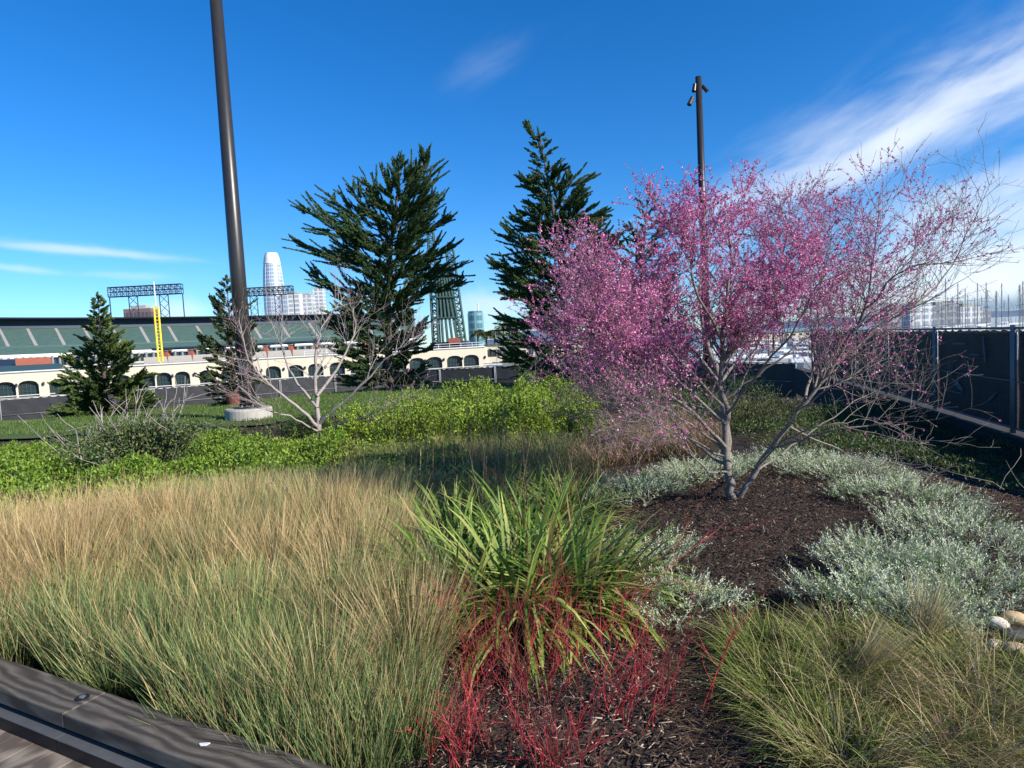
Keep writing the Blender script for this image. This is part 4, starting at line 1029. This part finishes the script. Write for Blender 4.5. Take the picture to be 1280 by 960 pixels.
# local +x runs towards the camera so that -y faces the garden
for k in range(-3, 5):
    o2 = Pa+fd*(fL*(k+1)); 
    if k == -3: continue
    fence_panel((o2.x, o2.y), frz+math.pi, fL-.02, zbot, ztop, labs[k], 'screened fence panels on the low wall', wires=k < 4, marks=[(a_, b_, c_, d_, e_) for a_, b_, c_, d_, e_ in mk.get(k, [])])
w0 = Pa+fd*(-fL*2.2); w1 = Pa+fd*(fL*6.05); Lw = (w1-w0).length
e = empty('low_wall', (w0.x, w0.y, 0), frz)
MB().box((0, -.22, -1.6), (Lw, .13, zbot-.06)).build('wall_body', M['shaded_concrete'], e)
MB().box((0, -.25, zbot-.058), (Lw, .16, zbot-.02)).build('coping', M['shaded_concrete'], e)
tag(e, 'low concrete wall coloured dark for shade, under the screened fence', 'wall')

# back fence beyond the lawn
f0 = Vector((hx(-120)*34, 34)); f1 = Vector((hx(480)*48, 48)); f2 = Vector((hx(760)*46, 46)); f3 = Pa+fd*(fL*6.1)
cnt = 0
for (a, b, lab) in ((f0, f1, 'screened fence panel beyond the lawn on the stadium side'), (f1, f2, 'screened fence panel beyond the lawn below the cream arcade'), (f2, f3, 'screened fence panel far behind the redbuds')):
    d_ = (b-a); nL = int(d_.length/3.4); u_ = d_/nL
    for i in range(nL):
        o = a+u_*i
        fence_panel((o.x, o.y), math.atan2(u_.y, u_.x), u_.length-.03, -1.95, -.12, lab, lab.replace('panel', 'panels'), wires=False)

# ------------------------------------------------------------------ stadium
st = empty('stadium', (0, 0, 0)); tag(st, 'long green seated stadium with a cream arcade wall across the water', 'stadium')
# cream arcade wall
ZT, ZB = .72, -4.1
cen = [-190, -150, -110, -72, -34, 4, 33, 72, 111, 150, 180, 203, 226, 257, 284, 312, 340, 368, 393, 420, 446, 472, 497, 520, 542, 567, 588]
wid = [26]*8+[24]*3+[19]*16
wall = MB(); reveal_d = .9
def wp(px, z, back=0.0):
    D = arcD(px)+back; return (hx(px)*D, D, z)
edges = [(-215)]+[(cen[i]+cen[i+1])/2 for i in range(len(cen)-1)]+[606]
wn = []
for i, c in enumerate(cen):
    l, r = edges[i], edges[i+1]; a = c-wid[i]/2; b = c+wid[i]/2
    zs = -1.55; zr = -.75; zb = -3.55
    xs_ = np.linspace(a, b, 11); zarc = [zs+(zr-zs)*math.sqrt(max(0, 1-((x-c)/(wid[i]/2))**2)) for x in xs_]
    q = lambda A: wall.add(A, [(0, 1, 2, 3)])
    q([wp(l, ZB), wp(a, ZB), wp(a, ZT), wp(l, ZT)]); q([wp(b, ZB), wp(r, ZB), wp(r, ZT), wp(b, ZT)])
    q([wp(a, ZB), wp(b, ZB), wp(b, zb), wp(a, zb)])
    for j in range(10): q([wp(xs_[j], zarc[j]), wp(xs_[j+1], zarc[j+1]), wp(xs_[j+1], ZT), wp(xs_[j], ZT)]); q([wp(xs_[j], zarc[j]), wp(xs_[j], zarc[j], reveal_d), wp(xs_[j+1], zarc[j+1], reveal_d), wp(xs_[j+1], zarc[j+1])])
    q([wp(a, zb), wp(a, zb, reveal_d), wp(a, zarc[0], reveal_d), wp(a, zarc[0])]); q([wp(b, zb), wp(b, zarc[-1]), wp(b, zarc[-1], reveal_d), wp(b, zb, reveal_d)])
    q([wp(a, zb), wp(b, zb), wp(b, zb, reveal_d), wp(a, zb, reveal_d)])
    w = MB(); vs = [wp(a, zb, .7)]+[wp(b, zb, .7)]+[wp(xs_[j], zarc[j], .7) for j in range(10, -1, -1)]; vs2 = [(v[0], v[1]+.1, v[2]) for v in vs]; k = len(vs)
    w.add(vs+vs2, [tuple(range(k)), tuple(range(2*k-1, k-1, -1))]); W_ = w.build('arched_window', M['glass_dark'], st)
    g_ = MB()
    for f in (.2, .4, .6, .8):
        x = a+(b-a)*f; p = wp(x, 0, .62); zt_ = zs+(zr-zs)*math.sqrt(max(0, 1-((x-c)/(wid[i]/2))**2)); g_.box((p[0]-.04, p[1]-.03, zb), (p[0]+.04, p[1]+.03, zt_))
    for z in (-2.7, -1.9):
        p0 = wp(a, z, .6); p1 = wp(b, z, .6); g_.tube([p0, p1], .04, 4)
    g_.build('muntins', M['gsteel'], W_)
    # wall lamp beside each arch
    p = wp(r-.5, -1.4, -.2); MB().tube([(p[0], p[1], -1.7), (p[0], p[1], -1.3), (p[0], p[1], -1.1)], [.14, .22, .05], 6).build('wall_lamp', M['dsteel'], st)
rr = wp(606, 0); L_ = wp(-215, 0)
wall.add([(rr[0], rr[1], ZB), (rr[0], rr[1]+14, ZB), (rr[0], rr[1]+14, ZT), (rr[0], rr[1], ZT)], [(0, 1, 2, 3)])
for p in range(-215, 606, 10): p_ = min(p+10, 606); wall.add([wp(p, ZT), wp(p_, ZT), wp(p_, ZT, 16), wp(p, ZT, 16)], [(0, 1, 2, 3)])
wall.add([wp(-215, ZB, 16), wp(606, ZB, 16), wp(606, ZT, 16), wp(-215, ZT, 16)], [(3, 2, 1, 0)])
wall.build('arcade_wall', M['cream'], st)
tr_ = MB(); WP = lambda z, b: [wp(p, z, b) for p in range(-215, 607, 15)]+[wp(606, z, b)]
tr_.tube(WP(ZT+.08, -.15), .14, 4)
tr_.tube(WP(-3.75, -.25), .12, 4); tr_.build('cornice', M['white'], st)
# railing on top
rl = MB()
for z in (ZT+.6, ZT+1.1): rl.tube([wp(p, z, .6) for p in range(380, 607, 14)], .05, 4)
for p in range(380, 607, 14): rl.tube([wp(p, ZT, .6), wp(p, ZT+1.1, .6)], .05, 4)
rl.build('railing', M['white'], st)
def strip(name, pxs, d0, z0, d1, z1, material, thick=1.0):
    """a sloping band between two rows of points; d = function of column"""
    mb = MB()
    for a, b in zip(pxs[:-1], pxs[1:]):
        A = [(hx(a)*d0(a), d0(a), z0), (hx(b)*d0(b), d0(b), z0), (hx(b)*d1(b), d1(b), z1), (hx(a)*d1(a), d1(a), z1)]
        Bk = [(v[0], v[1]+.6, v[2]-thick) for v in A]
        mb.add(A+Bk, [(0, 1, 2, 3), (7, 6, 5, 4), (0, 4, 5, 1), (3, 2, 6, 7), (0, 3, 7, 4), (1, 5, 6, 2)])
    return mb.build(name, material, st)
DR = lambda p: 219+.195*(p if p > 0 else p*1.0)
pxs = list(range(-240, 521, 20))
strip('upper_seating', pxs, lambda p: DR(p)-34, 5.4, lambda p: DR(p)-6, 14.6, M['seat'])
for p in range(-232, 510, 35):      # aisles between seating blocks
    mb = MB(); w_ = .55
    A = []; 
    for (pp, D_, z) in ((p, DR(p)-26, 8.1+.12), (p-9, DR(p-9)-6, 14.6+.1)):
        A += [(hx(pp)*D_-w_, D_, z), (hx(pp)*D_+w_, D_, z)]
    mb.add([A[0], A[1], A[3], A[2]]+[(v[0], v[1], v[2]-.3) for v in (A[0], A[1], A[3], A[2])], [(0, 1, 2, 3), (7, 6, 5, 4), (0, 4, 5, 1), (1, 5, 6, 2), (2, 6, 7, 3), (3, 7, 4, 0)])
    mb.build('aisle', M['concrete'], st)
strip('walkway_rail', pxs, lambda p: DR(p)-27, 7.7, lambda p: DR(p)-26.8, 8.1, M['gsteel'], .3)
strip('top_wall', pxs, lambda p: DR(p)-5.5, 14.7, lambda p: DR(p)-5, 18.2, M['dsteel'], .5)
strip('roof_canopy', pxs, lambda p: DR(p)-9, 18.3, lambda p: DR(p)+4, 18.7, M['dsteel'], .5)
strip('press_level', pxs, lambda p: DR(p)-35, 1.9, lambda p: DR(p)-34.8, 4.6, M['glass_dark'], .5)
strip('deck_fascia', pxs, lambda p: DR(p)-36, 4.6, lambda p: DR(p)-35.8, 5.3, M['white'], .5)
strip('lower_fascia', pxs, lambda p: DR(p)-38, .9, lambda p: DR(p)-37.8, 1.6, M['concrete'], .5)
strip('lower_seating', pxs, lambda p: DR(p)-75, -2.2, lambda p: DR(p)-40, .8, M['seat'])
mb = MB()
for p in range(-230, 520, 9):
    D_ = DR(p)-36.4; x = hx(p)*D_; mb.box((x-.25, D_-.2, 1.6), (x+.25, D_, 4.6))
mb.build('mullions', M['concrete'], st)
for p in range(210, 500, 31):     # brick piers above the arcade
    D_ = arcD(p)+18; x = hx(p)*D_
    b = MB().box((x-.45, D_-.8, .7), (x+.45, D_+.8, 3.4)).build('brick_pier', M['brick'], st)
    MB().box((x-.6, D_-.95, 3.4), (x+.6, D_+.95, 3.6)).build('cap', M['cream'], b)
strip('terrace', [180, 220, 260, 300, 340, 380, 420, 460, 500], lambda p: arcD(p)+17.2, .9, lambda p: arcD(p)+17.3, 2.3, M['concrete'], .5)
strip('terrace_canopy', [190, 230, 270, 310, 350, 390, 430, 470, 510], lambda p: arcD(p)+16.5, 3.9, lambda p: arcD(p)+23, 4.3, M['dsteel'], .3)
strip('green_roof', [-220, -120, -60, 0, 40, 75], lambda p: arcD(p)+3, .9, lambda p: arcD(p)+16, 2.0, M['gsteel'], .3)
strip('brick_band', [20, 40, 62], lambda p: arcD(p)+17, 2.0, lambda p: arcD(p)+17.2, 3.4, M['brick'], .4)
strip('dugout_roof', [-220, -100, -10, 24], lambda p: arcD(p)+17, 1.9, lambda p: arcD(p)+24, 3.4, M['dsteel'], .3)
# promenade rail in front of the arcade
MB().tube([wp(p, -3.2, -1.2) for p in range(-215, 630, 15)], .07, 4).build('promenade_rail', M['white'], st)

# truss helper
def truss(mb, a, b, h, n, r=.18, dep=None):
    a = Vector(a); b = Vector(b); up = Vector((0, 0, h))
    dv = Vector((0, 1.6, 0))
    for o in (Vector(), dv):
        mb.tube([a+o, b+o], r, 4); mb.tube([a+o+up, b+o+up], r, 4); mb.tube([a+o+up*.5, b+o+up*.5], r*.7, 4)
        for i in range(n+1):
            p = a+(b-a)*(i/n)+o; mb.tube([p, p+up], r*.8, 4)
            if i < n:
                q = a+(b-a)*((i+1)/n)+o
                mb.tube([p, q+up*.5], r*.6, 4); mb.tube([q+up*.5, p+up], r*.6, 4)
def light_tower(x0, x1, ytop, ybot, D, label, yfoot=400):
    e = empty('floodlight_tower', (at((x0+x1)/2, yfoot, D).x, D, 17)); off = Vector(e.location)
    A = at(x0, ybot, D)-off; B_ = at(x1, ybot, D)-off; B_.z = A.z = (A.z+B_.z)/2; h = (at(x0, ytop, D)-at(x0, ybot, D)).z
    mb = MB(); truss(mb, A, B_, h, 12); mb.build('lamp_truss', M['dsteel'], e)
    lm = MB()
    for i in range(24):
        for j in range(2):
            p = A+(B_-A)*((i+.5)/24)+Vector((0, -.5, h*(.25+.5*j))); lm.tube([p, p+Vector((0, -.35, -.1))], [.25, .42], 8)
    lm.build('floodlights', M['galv'], e)
    for f in (0, 1): 
        p = A+(B_-A)*f; MB().tube([(p.x, .8, 0), p+Vector((0, .8, 0))], .22, 5).build('leg', M['dsteel'], e)
    for f in (.26, .68):
        mb = MB(); p = A+(B_-A)*f; w = (B_-A)*.12; hh = p.z
        for o in (Vector(), w): mb.tube([(p.x+o.x, .8, 0), (p.x+o.x, .8, hh)], .2, 5)
        for k in range(3):
            z0, z1 = hh*k/3, hh*(k+1)/3; mb.tube([(p.x, .8, z0), (p.x+w.x, .8, z1)], .12, 4); mb.tube([(p.x+w.x, .8, z0), (p.x, .8, z1)], .12, 4)
        mb.build('lattice_leg', M['dsteel'], e)
    tag(e, label, 'floodlight tower', 'floodlight towers on the stadium')
light_tower(135, 227, 357, 369, 258, 'wide floodlight truss above the stadium near the yellow pole')
light_tower(292, 366, 359, 369, 280, 'floodlight truss partly behind the thick light pole')
# yellow foul pole
e = empty('foul_pole', tuple(at(204, 470, 128))); D = 128; o0 = Vector(e.location)
base = at(201, 452, D)-o0; tp0 = Vector((base.x, 0, (at(195, 383, D)-o0).z)); tp1 = Vector((base.x, 0, (at(193, 352, D)-o0).z))
mb = MB()
for dx in (-.42, .42): mb.tube([(base.x+dx, 0, base.z), (tp0.x+dx, 0, tp0.z)], .18, 6)
nr = 16
for i in range(nr+1):
    z = base.z+(tp0.z-base.z)*i/nr; mb.tube([(base.x-.42, 0, z), (base.x+.42, 0, z)], .1, 4)
mb.build('ladder_screen', M['yellow'], e)
MB().tube([(base.x, 0, 0), (base.x, 0, base.z)], .12, 6).build('post', M['yellow'], e); MB().tube([(tp0.x, 0, tp0.z), (tp1.x, 0, tp1.z)], .10, 6).build('mast', M['white'], e)
tag(e, 'tall yellow foul pole in front of the green stadium seats', 'foul pole')
# scoreboard frame
e = empty('scoreboard_frame', (at(556, 436, 170).x, 170, .9)); o0 = Vector(e.location)
def sp_(px, py, dy=0): return at(px, py, 170+dy)-o0
def lattice(name, bl, br, tl, tr, n, dep, r=.22):
    mb = MB()
    c = [[bl, br, br+Vector((0, dep, 0)), bl+Vector((0, dep, 0))], [tl, tr, tr+Vector((0, dep, 0)), tl+Vector((0, dep, 0))]]
    for k in range(4): mb.tube([c[0][k], c[1][k]], r, 4)
    for i in range(n):
        f0_, f1_ = i/n, (i+1)/n
        for k in range(4):
            k2 = (k+1) % 4; p = c[0][k].lerp(c[1][k], f0_); q = c[0][k2].lerp(c[1][k2], f1_); s = c[0][k].lerp(c[1][k], f1_); mb.tube([p, q], r*.6, 4); mb.tube([s, q], r*.6, 4)
    return mb.build(name, M['gsteel'], e)
lattice('left_tower', sp_(541, 432), sp_(549, 431), sp_(534, 290), sp_(541, 289), 16, 3)
lattice('right_tower', sp_(572, 430), sp_(582, 429), sp_(557, 312), sp_(566, 311), 14, 3)
for k in range(6):
    f = k/5; bl = sp_(548+30*f, 430-f); tl = sp_(545+13*f, 330); MB().tube([bl, tl], .35, 5).build('strut', M['gsteel'], e)
mb = MB(); mb.add([sp_(546, 400, 1.2), sp_(572, 398, 1.2), sp_(564, 335, 1.2), sp_(543, 336, 1.2), sp_(546, 400, 2.2), sp_(572, 398, 2.2), sp_(564, 335, 2.2), sp_(543, 336, 2.2)],
    [(0, 1, 2, 3), (7, 6, 5, 4), (0, 4, 5, 1), (1, 5, 6, 2), (2, 6, 7, 3), (3, 7, 4, 0)]); mb.build('board', M['gsteel'], e)
for yy in (345, 372, 398): MB().tube([sp_(540, yy, -.5), sp_(572, yy-1, -.5)], .22, 5).build('crossbeam', M['gsteel'], e)
mb = MB(); p = sp_(540, 436); q = sp_(584, 434); mb.box((p.x, -3, -.2), (q.x, 5, 1.5)); mb.build('deck_base', M['dsteel'], e)
mb = MB(); p = sp_(562, 430, -2); q = sp_(576, 430, -2); mb.box((p.x, -4.2, .9), (q.x, -3.1, 2.4)); mb.build('sign_board', M['brick'], e)
tag(e, 'green steel scoreboard frame leaning above the cream arcade', 'scoreboard')

# ------------------------------------------------------------------ skyline
def facade(name, base, stripe, sx, sz, metal=0, rough=.4):
    Mx = bpy.data.materials.new(name); Mx.use_nodes = True; t = Mx.node_tree; b = t.nodes['Principled BSDF']
    tcn = t.nodes.new('ShaderNodeTexCoord'); mp = t.nodes.new('ShaderNodeMapping'); mp.inputs['Scale'].default_value = (sx, sx, sz); mp.inputs['Location'].default_value = (.13, .13, .37)
    t.links.new(tcn.outputs['Object'], mp.inputs[0]); sx_ = t.nodes.new('ShaderNodeSeparateXYZ'); t.links.new(mp.outputs[0], sx_.inputs[0])
    def fr(sock, w):
        f = t.nodes.new('ShaderNodeMath'); f.operation = 'FRACT'; t.links.new(sock, f.inputs[0]); g = t.nodes.new('ShaderNodeMath'); g.operation = 'GREATER_THAN'; g.inputs[1].default_value = w; t.links.new(f.outputs[0], g.inputs[0]); return g.outputs[0]
    m_ = t.nodes.new('ShaderNodeMath'); m_.operation = 'MULTIPLY'; t.links.new(fr(sx_.outputs[0], .25), m_.inputs[0]); t.links.new(fr(sx_.outputs[2], .35), m_.inputs[1])
    mx = t.nodes.new('ShaderNodeMix'); mx.data_type = 'RGBA'; t.links.new(m_.outputs[0], mx.inputs[0]); mx.inputs[6].default_value = (*base, 1); mx.inputs[7].default_value = (*stripe, 1)
    t.links.new(mx.outputs[2], b.inputs['Base Color']); b.inputs['Roughness'].default_value = rough; b.inputs['Metallic'].default_value = metal
    return Mx
M['f_glass'] = facade('tower_glass', (.55, .60, .66), (.28, .36, .44), .25, .14, .3, .3)
M['f_white'] = facade('white_block', (.66, .66, .64), (.32, .36, .40), .12, .16)
M['f_brown'] = facade('brown_block', (.16, .115, .12), (.08, .06, .07), .3, .12)
M['f_grey'] = facade('grey_block', (.34, .35, .36), (.20, .22, .25), .12, .14)
M['f_teal'] = facade('teal_tower', (.20, .34, .36), (.08, .19, .22), .2, .2, .3, .25)
def tower(px0, px1, ytop, D, material, label, rounded=False, ybot=440, name='office_block', band=True):
    c = (px0+px1)/2; A = at(c, ytop, D); w = (px1-px0)/FPX*D; e = empty(name, (A.x, D, -3.6)); h = A.z+3.6
    if rounded:
        mb = MB(); zs = [0, .3, .55, .72, .84, .92, .97, 1.0]; rs = [1, 1.0, .97, .91, .82, .72, .62, .50]
        mb.tube([(0, 0, h*z) for z in zs], [w/2*r for r in rs], 28); mb.build('shaft', material, e, smooth=True)
        cr = MB(); cr.tube([(0, 0, h*.90), (0, 0, h*.96), (0, 0, h*1.004)], [w/2*.79, w/2*.69, w/2*.55], 28); cr.build('crown', M['white'], e)
        for k in range(12):
            a = k*math.pi/6; MB().tube([(w/2*r*1.01*math.cos(a), w/2*r*1.01*math.sin(a), h*z) for z, r in zip(zs, rs)], w*.008, 4).build('fin', M['white'], e)
    else:
        MB().box((-w/2, -w*.3, 0), (w/2, w*.3, h)).build('block', material, e)
        MB().box((-w*.3, -w*.15, h), (w*.25, w*.15, h*1.0+w*.12)).build('roof_plant', M['concrete'], e)
        MB().box((-w*.51, -w*.31, h-.01*h), (w*.51, w*.31, h-.002)).build('parapet', M['concrete'], e)
    tag(e, label, 'tower' if rounded else 'building')
tower(326, 352, 317, 1250, M['f_glass'], 'tall rounded glass skyscraper with a pale tapering crown', True, name='glass_skyscraper')
tower(348, 362, 370, 1050, M['f_glass'], 'bluish glass block at the foot of the rounded skyscraper')
tower(360, 376, 367, 900, M['f_white'], 'white apartment slab right of the skyscraper')
tower(376, 392, 368, 980, M['f_white'], 'white office block partly behind the left cypress branches')
tower(392, 405, 360, 1150, M['f_white'], 'pale block glimpsed through the tall left cypress')
tower(160, 193, 386, 560, M['f_brown'], 'dark brown ribbed building under the floodlight truss')
tower(498, 512, 405, 600, M['f_white'], 'pale building between the left cypress and the scoreboard')
e = None
c = at(594, 389, 420); e = empty('round_tower', (c.x, 420, -3.6)); h = c.z+3.6; w = 20/FPX*420
MB().tube([(0, 0, 0), (0, 0, h*.95), (0, 0, h*.95), (0, 0, h)], [w/2, w/2, w*.46, w*.46], 24).build('shaft', M['f_teal'], e, smooth=False)
MB().tube([(w*.2, 0, h), (w*.2, 0, h+5)], .5, 5).build('crane_mast', M['white'], e); MB().tube([(w*.05, 0, h+4), (w*.75, 0, h+6)], .35, 5).build('crane_jib', M['white'], e)
tag(e, 'round teal glass tower with a small roof crane', 'tower')
# low things right of the arcade: pale buildings, boats, palms
for (px0, px1, yt, D, lab) in ((606, 626, 432, 150, 'low white quay building right of the arcade'), (640, 668, 434, 175, 'low pale shed among the quay boats'), (690, 740, 430, 190, 'low pale shed behind the tallest cypress'), (800, 860, 425, 240, 'white warehouse behind the redbud blossom'), (930, 1030, 416, 300, 'long white terminal building behind the redbuds')):
    c = (px0+px1)/2; A = at(c, yt, D); w = (px1-px0)/FPX*D; e = empty('quay_building', (A.x, D, -3.8)); h = A.z+3.8
    MB().box((-w/2, 0, 0), (w/2, 8, h)).build('wall', M['cream'], e); MB().box((-w/2-.3, -.3, h), (w/2+.3, 8.3, h+.3)).build('roof', M['gsteel'], e)
    nW = max(3, int(w/3))
    for i in range(nW):
        x = -w/2+w*(i+.5)/nW; MB().box((x-.7, -.06, h*.45), (x+.7, .05, h*.8)).build('window', M['glass_dark'], e)
    tag(e, lab, 'building')
def palm(px, ytop, D, label, seed):
    random.seed(seed); A = at(px, ytop, D); e = empty('palm_tree', (A.x, D, -3.6)); h = A.z+3.6
    MB().tube([(0, 0, 0), (.1, 0, h*.5), (.2, 0, h)], [.3, .22, .2], 7).build('trunk', M['bark_dark'], e)
    P = []; Dd = []
    for k in range(34):
        a = random.random()*6.28; el = random.uniform(-.5, 1.2)
        for j in range(14):
            f = j/13; p = Vector((.2+math.cos(a)*2.3*f*math.cos(el*.6), math.sin(a)*2.3*f*math.cos(el*.6), h+math.sin(el)*2*f-1.6*f*f)); P += [tuple(p)]*3
            for s in (-1, 0, 1): Dd.append((math.cos(a+s*.9), math.sin(a+s*.9), -.25))
    P = np.array(P); n = len(P); V, F, C = leaves(P, np.array(Dd), .8, .18, pal(n, [(2, (.07, .10, .04)), (1, (.14, .13, .06))]))
    np_mesh('crown', V, F, M['needle'], e, C); tag(e, label, 'palm', 'palm trees along the quay')
for i, (px, yt, lab) in enumerate([(596, 414, 'palm tree in front of the round teal tower'), (607, 416, 'palm tree just right of the round teal tower'), (617, 415, 'palm tree standing alone on the quay'), (628, 408, 'taller palm tree left of the tallest cypress'), (636, 404, 'palm tree touching the tallest cypress branches'), (644, 406, 'palm tree behind the tallest cypress branches')]):
    palm(px, yt, 190, lab, 70+i)
random.seed(12)
# sailboats
def make_boat():
    e = empty('sailboat'); hull = MB(); prof = [(-5, .2), (-4.6, 1.3), (-1, 1.6), (2.5, 1.3), (5, .05)]
    top = [(x, -w) for x, w in prof]+[(x, w) for x, w in reversed(prof)]; bot = [(x*.9, y*.6) for x, y in top]; k = len(top)
    hull.add([(x, y, -.3) for x, y in bot]+[(x, y, 1.0) for x, y in top], [tuple(range(k-1, -1, -1)), tuple(range(k, 2*k))]+[(i, (i+1) % k, k+(i+1) % k, k+i) for i in range(k)])
    hull.build('hull', M['white'], e)
    MB().box((-2.6, -.9, 1.0), (1.6, .9, 1.55)).build('cabin', M['white'], e, bevel=.1)
    MB().tube([(.6, 0, 1.0), (.6, 0, 14)], .085, 6).build('mast', M['galv'], e)
    MB().tube([(.6, 0, 2.2), (-3.6, 0, 2.3)], .07, 6).build('boom', M['galv'], e)
    MB().tube([(.5, 0, 2.45), (-3.4, 0, 2.55)], .2, 8).build('furled_sail', M['white'], e)
    MB().box((.55, -1.1, 8), (.65, 1.1, 8.08)).build('spreader', M['galv'], e)
    rg = MB(); rg.tube([(.6, 0, 13.8), (4.9, 0, 1)], .02, 3); rg.tube([(.6, 0, 13.8), (-4.8, 0, 1)], .02, 3); rg.tube([(.6, 0, 13.6), (.6, 1.5, 1)], .02, 3); rg.tube([(.6, 0, 13.6), (.6, -1.5, 1)], .02, 3); rg.build('rigging', M['galv'], e)
    return e
proto = make_boat(); first = True
for i in range(64):
    o = proto if first else copy_tree(proto); first = False
    px = random.uniform(1085, 1330); D = random.uniform(150, 300)
    o.location = (hx(px)*D, D, -4.0); o.rotation_euler = (0, 0, random.uniform(-.3, .3)+random.choice((0, math.pi))); s_ = random.uniform(.75, 1.1); o.scale = (s_, s_, s_)
    tag(o, 'white sailboat with a bare mast moored beyond the fence on the right', 'sailboat', 'sailboats moored in the marina')
for i in range(14):
    o = copy_tree(proto); px = random.uniform(930, 1090); D = random.uniform(120, 260)
    o.location = (hx(px)*D, D, -4.0); o.rotation_euler = (0, 0, random.uniform(-.4, .4)); s_ = random.uniform(.6, .9); o.scale = (s_, s_, s_)
    tag(o, 'white sailboat glimpsed through the pink redbud branches', 'sailboat', 'sailboats behind the redbuds')
for i in range(22):
    o = copy_tree(proto); px = random.uniform(740, 1060); D = random.uniform(72, 125)
    o.location = (hx(px)*D, D, -4.0); o.rotation_euler = (0, 0, random.uniform(-.3, .3)); s_ = random.uniform(.7, 1.0); o.scale = (s_, s_, s_)
    tag(o, 'white sailboat at the near pontoon behind the redbud trunks', 'sailboat', 'sailboats at the near pontoon')
for i in range(12):
    o = copy_tree(proto); px = random.uniform(615, 720); D = random.uniform(100, 135)
    o.location = (hx(px)*D, D, -4.0); o.rotation_euler = (0, 0, random.uniform(-.5, .5)); s_ = random.uniform(.5, .75); o.scale = (s_, s_, s_)
    tag(o, 'small white sailboat moored right of the cream arcade', 'sailboat', 'small sailboats beside the arcade')
pe = empty('pontoon', (hx(900)*98, 98, -3.9)); pm = MB().box((-26, -1.2, 0), (30, 1.2, .45)).build('walkway', M['concrete'], pe)
for k in range(9): MB().tube([(-24+6.4*k, 1.5, -1), (-24+6.4*k, 1.5, 2.6)], .2, 8).build('pile', M['bark_dark'], pe)
tag(pe, 'long floating pontoon among the boats behind the redbuds', 'pontoon')
# buildings and hills behind the marina
for i, (px0, px1, yt, D) in enumerate([(1105, 1130, 384, 700), (1132, 1160, 380, 640), (1160, 1192, 381, 700), (1194, 1222, 383, 720), (1224, 1236, 388, 760)]):
    tower(px0, px1, yt, D, M['f_white'] if i % 2 else M['f_grey'], ['grey marina building at the left of the masts', 'pale waterfront building behind the densest masts', 'darker grey waterfront building behind the masts', 'pale waterfront building right of the darker grey one', 'small grey building at the end of the waterfront'][i], name='waterfront_building')
M['hill'] = mat('hill', (.10, .15, .23), .95, noise=(.004, (.085, .13, .20), 1))
V = []; F = []
xs_ = np.linspace(-400, 3800, 90)
prof = 26+22*np.sin(xs_/310+1)+14*np.sin(xs_/120)+6*np.sin(xs_/47)
prof = np.clip(prof, 8, 90)+25*ss(1500, 2600, xs_)
rows = []
for f, hgt in ((0, 0), (.3, .65), (.6, 1), (1.0, .7), (1.4, 0)):
    rows.append([(x, 3200+900*f, -4.5+h*hgt+2*math.sin(x/60+f*9)*(hgt > 0)) for x, h in zip(xs_, prof)])
V = [p for r in rows for p in r]; nx = len(xs_)
F = [(j*nx+i, j*nx+i+1, (j+1)*nx+i+1, (j+1)*nx+i) for j in range(4) for i in range(nx-1)]
tag(np_mesh('hills', V, F, M['hill'], smooth=True), kind='structure')
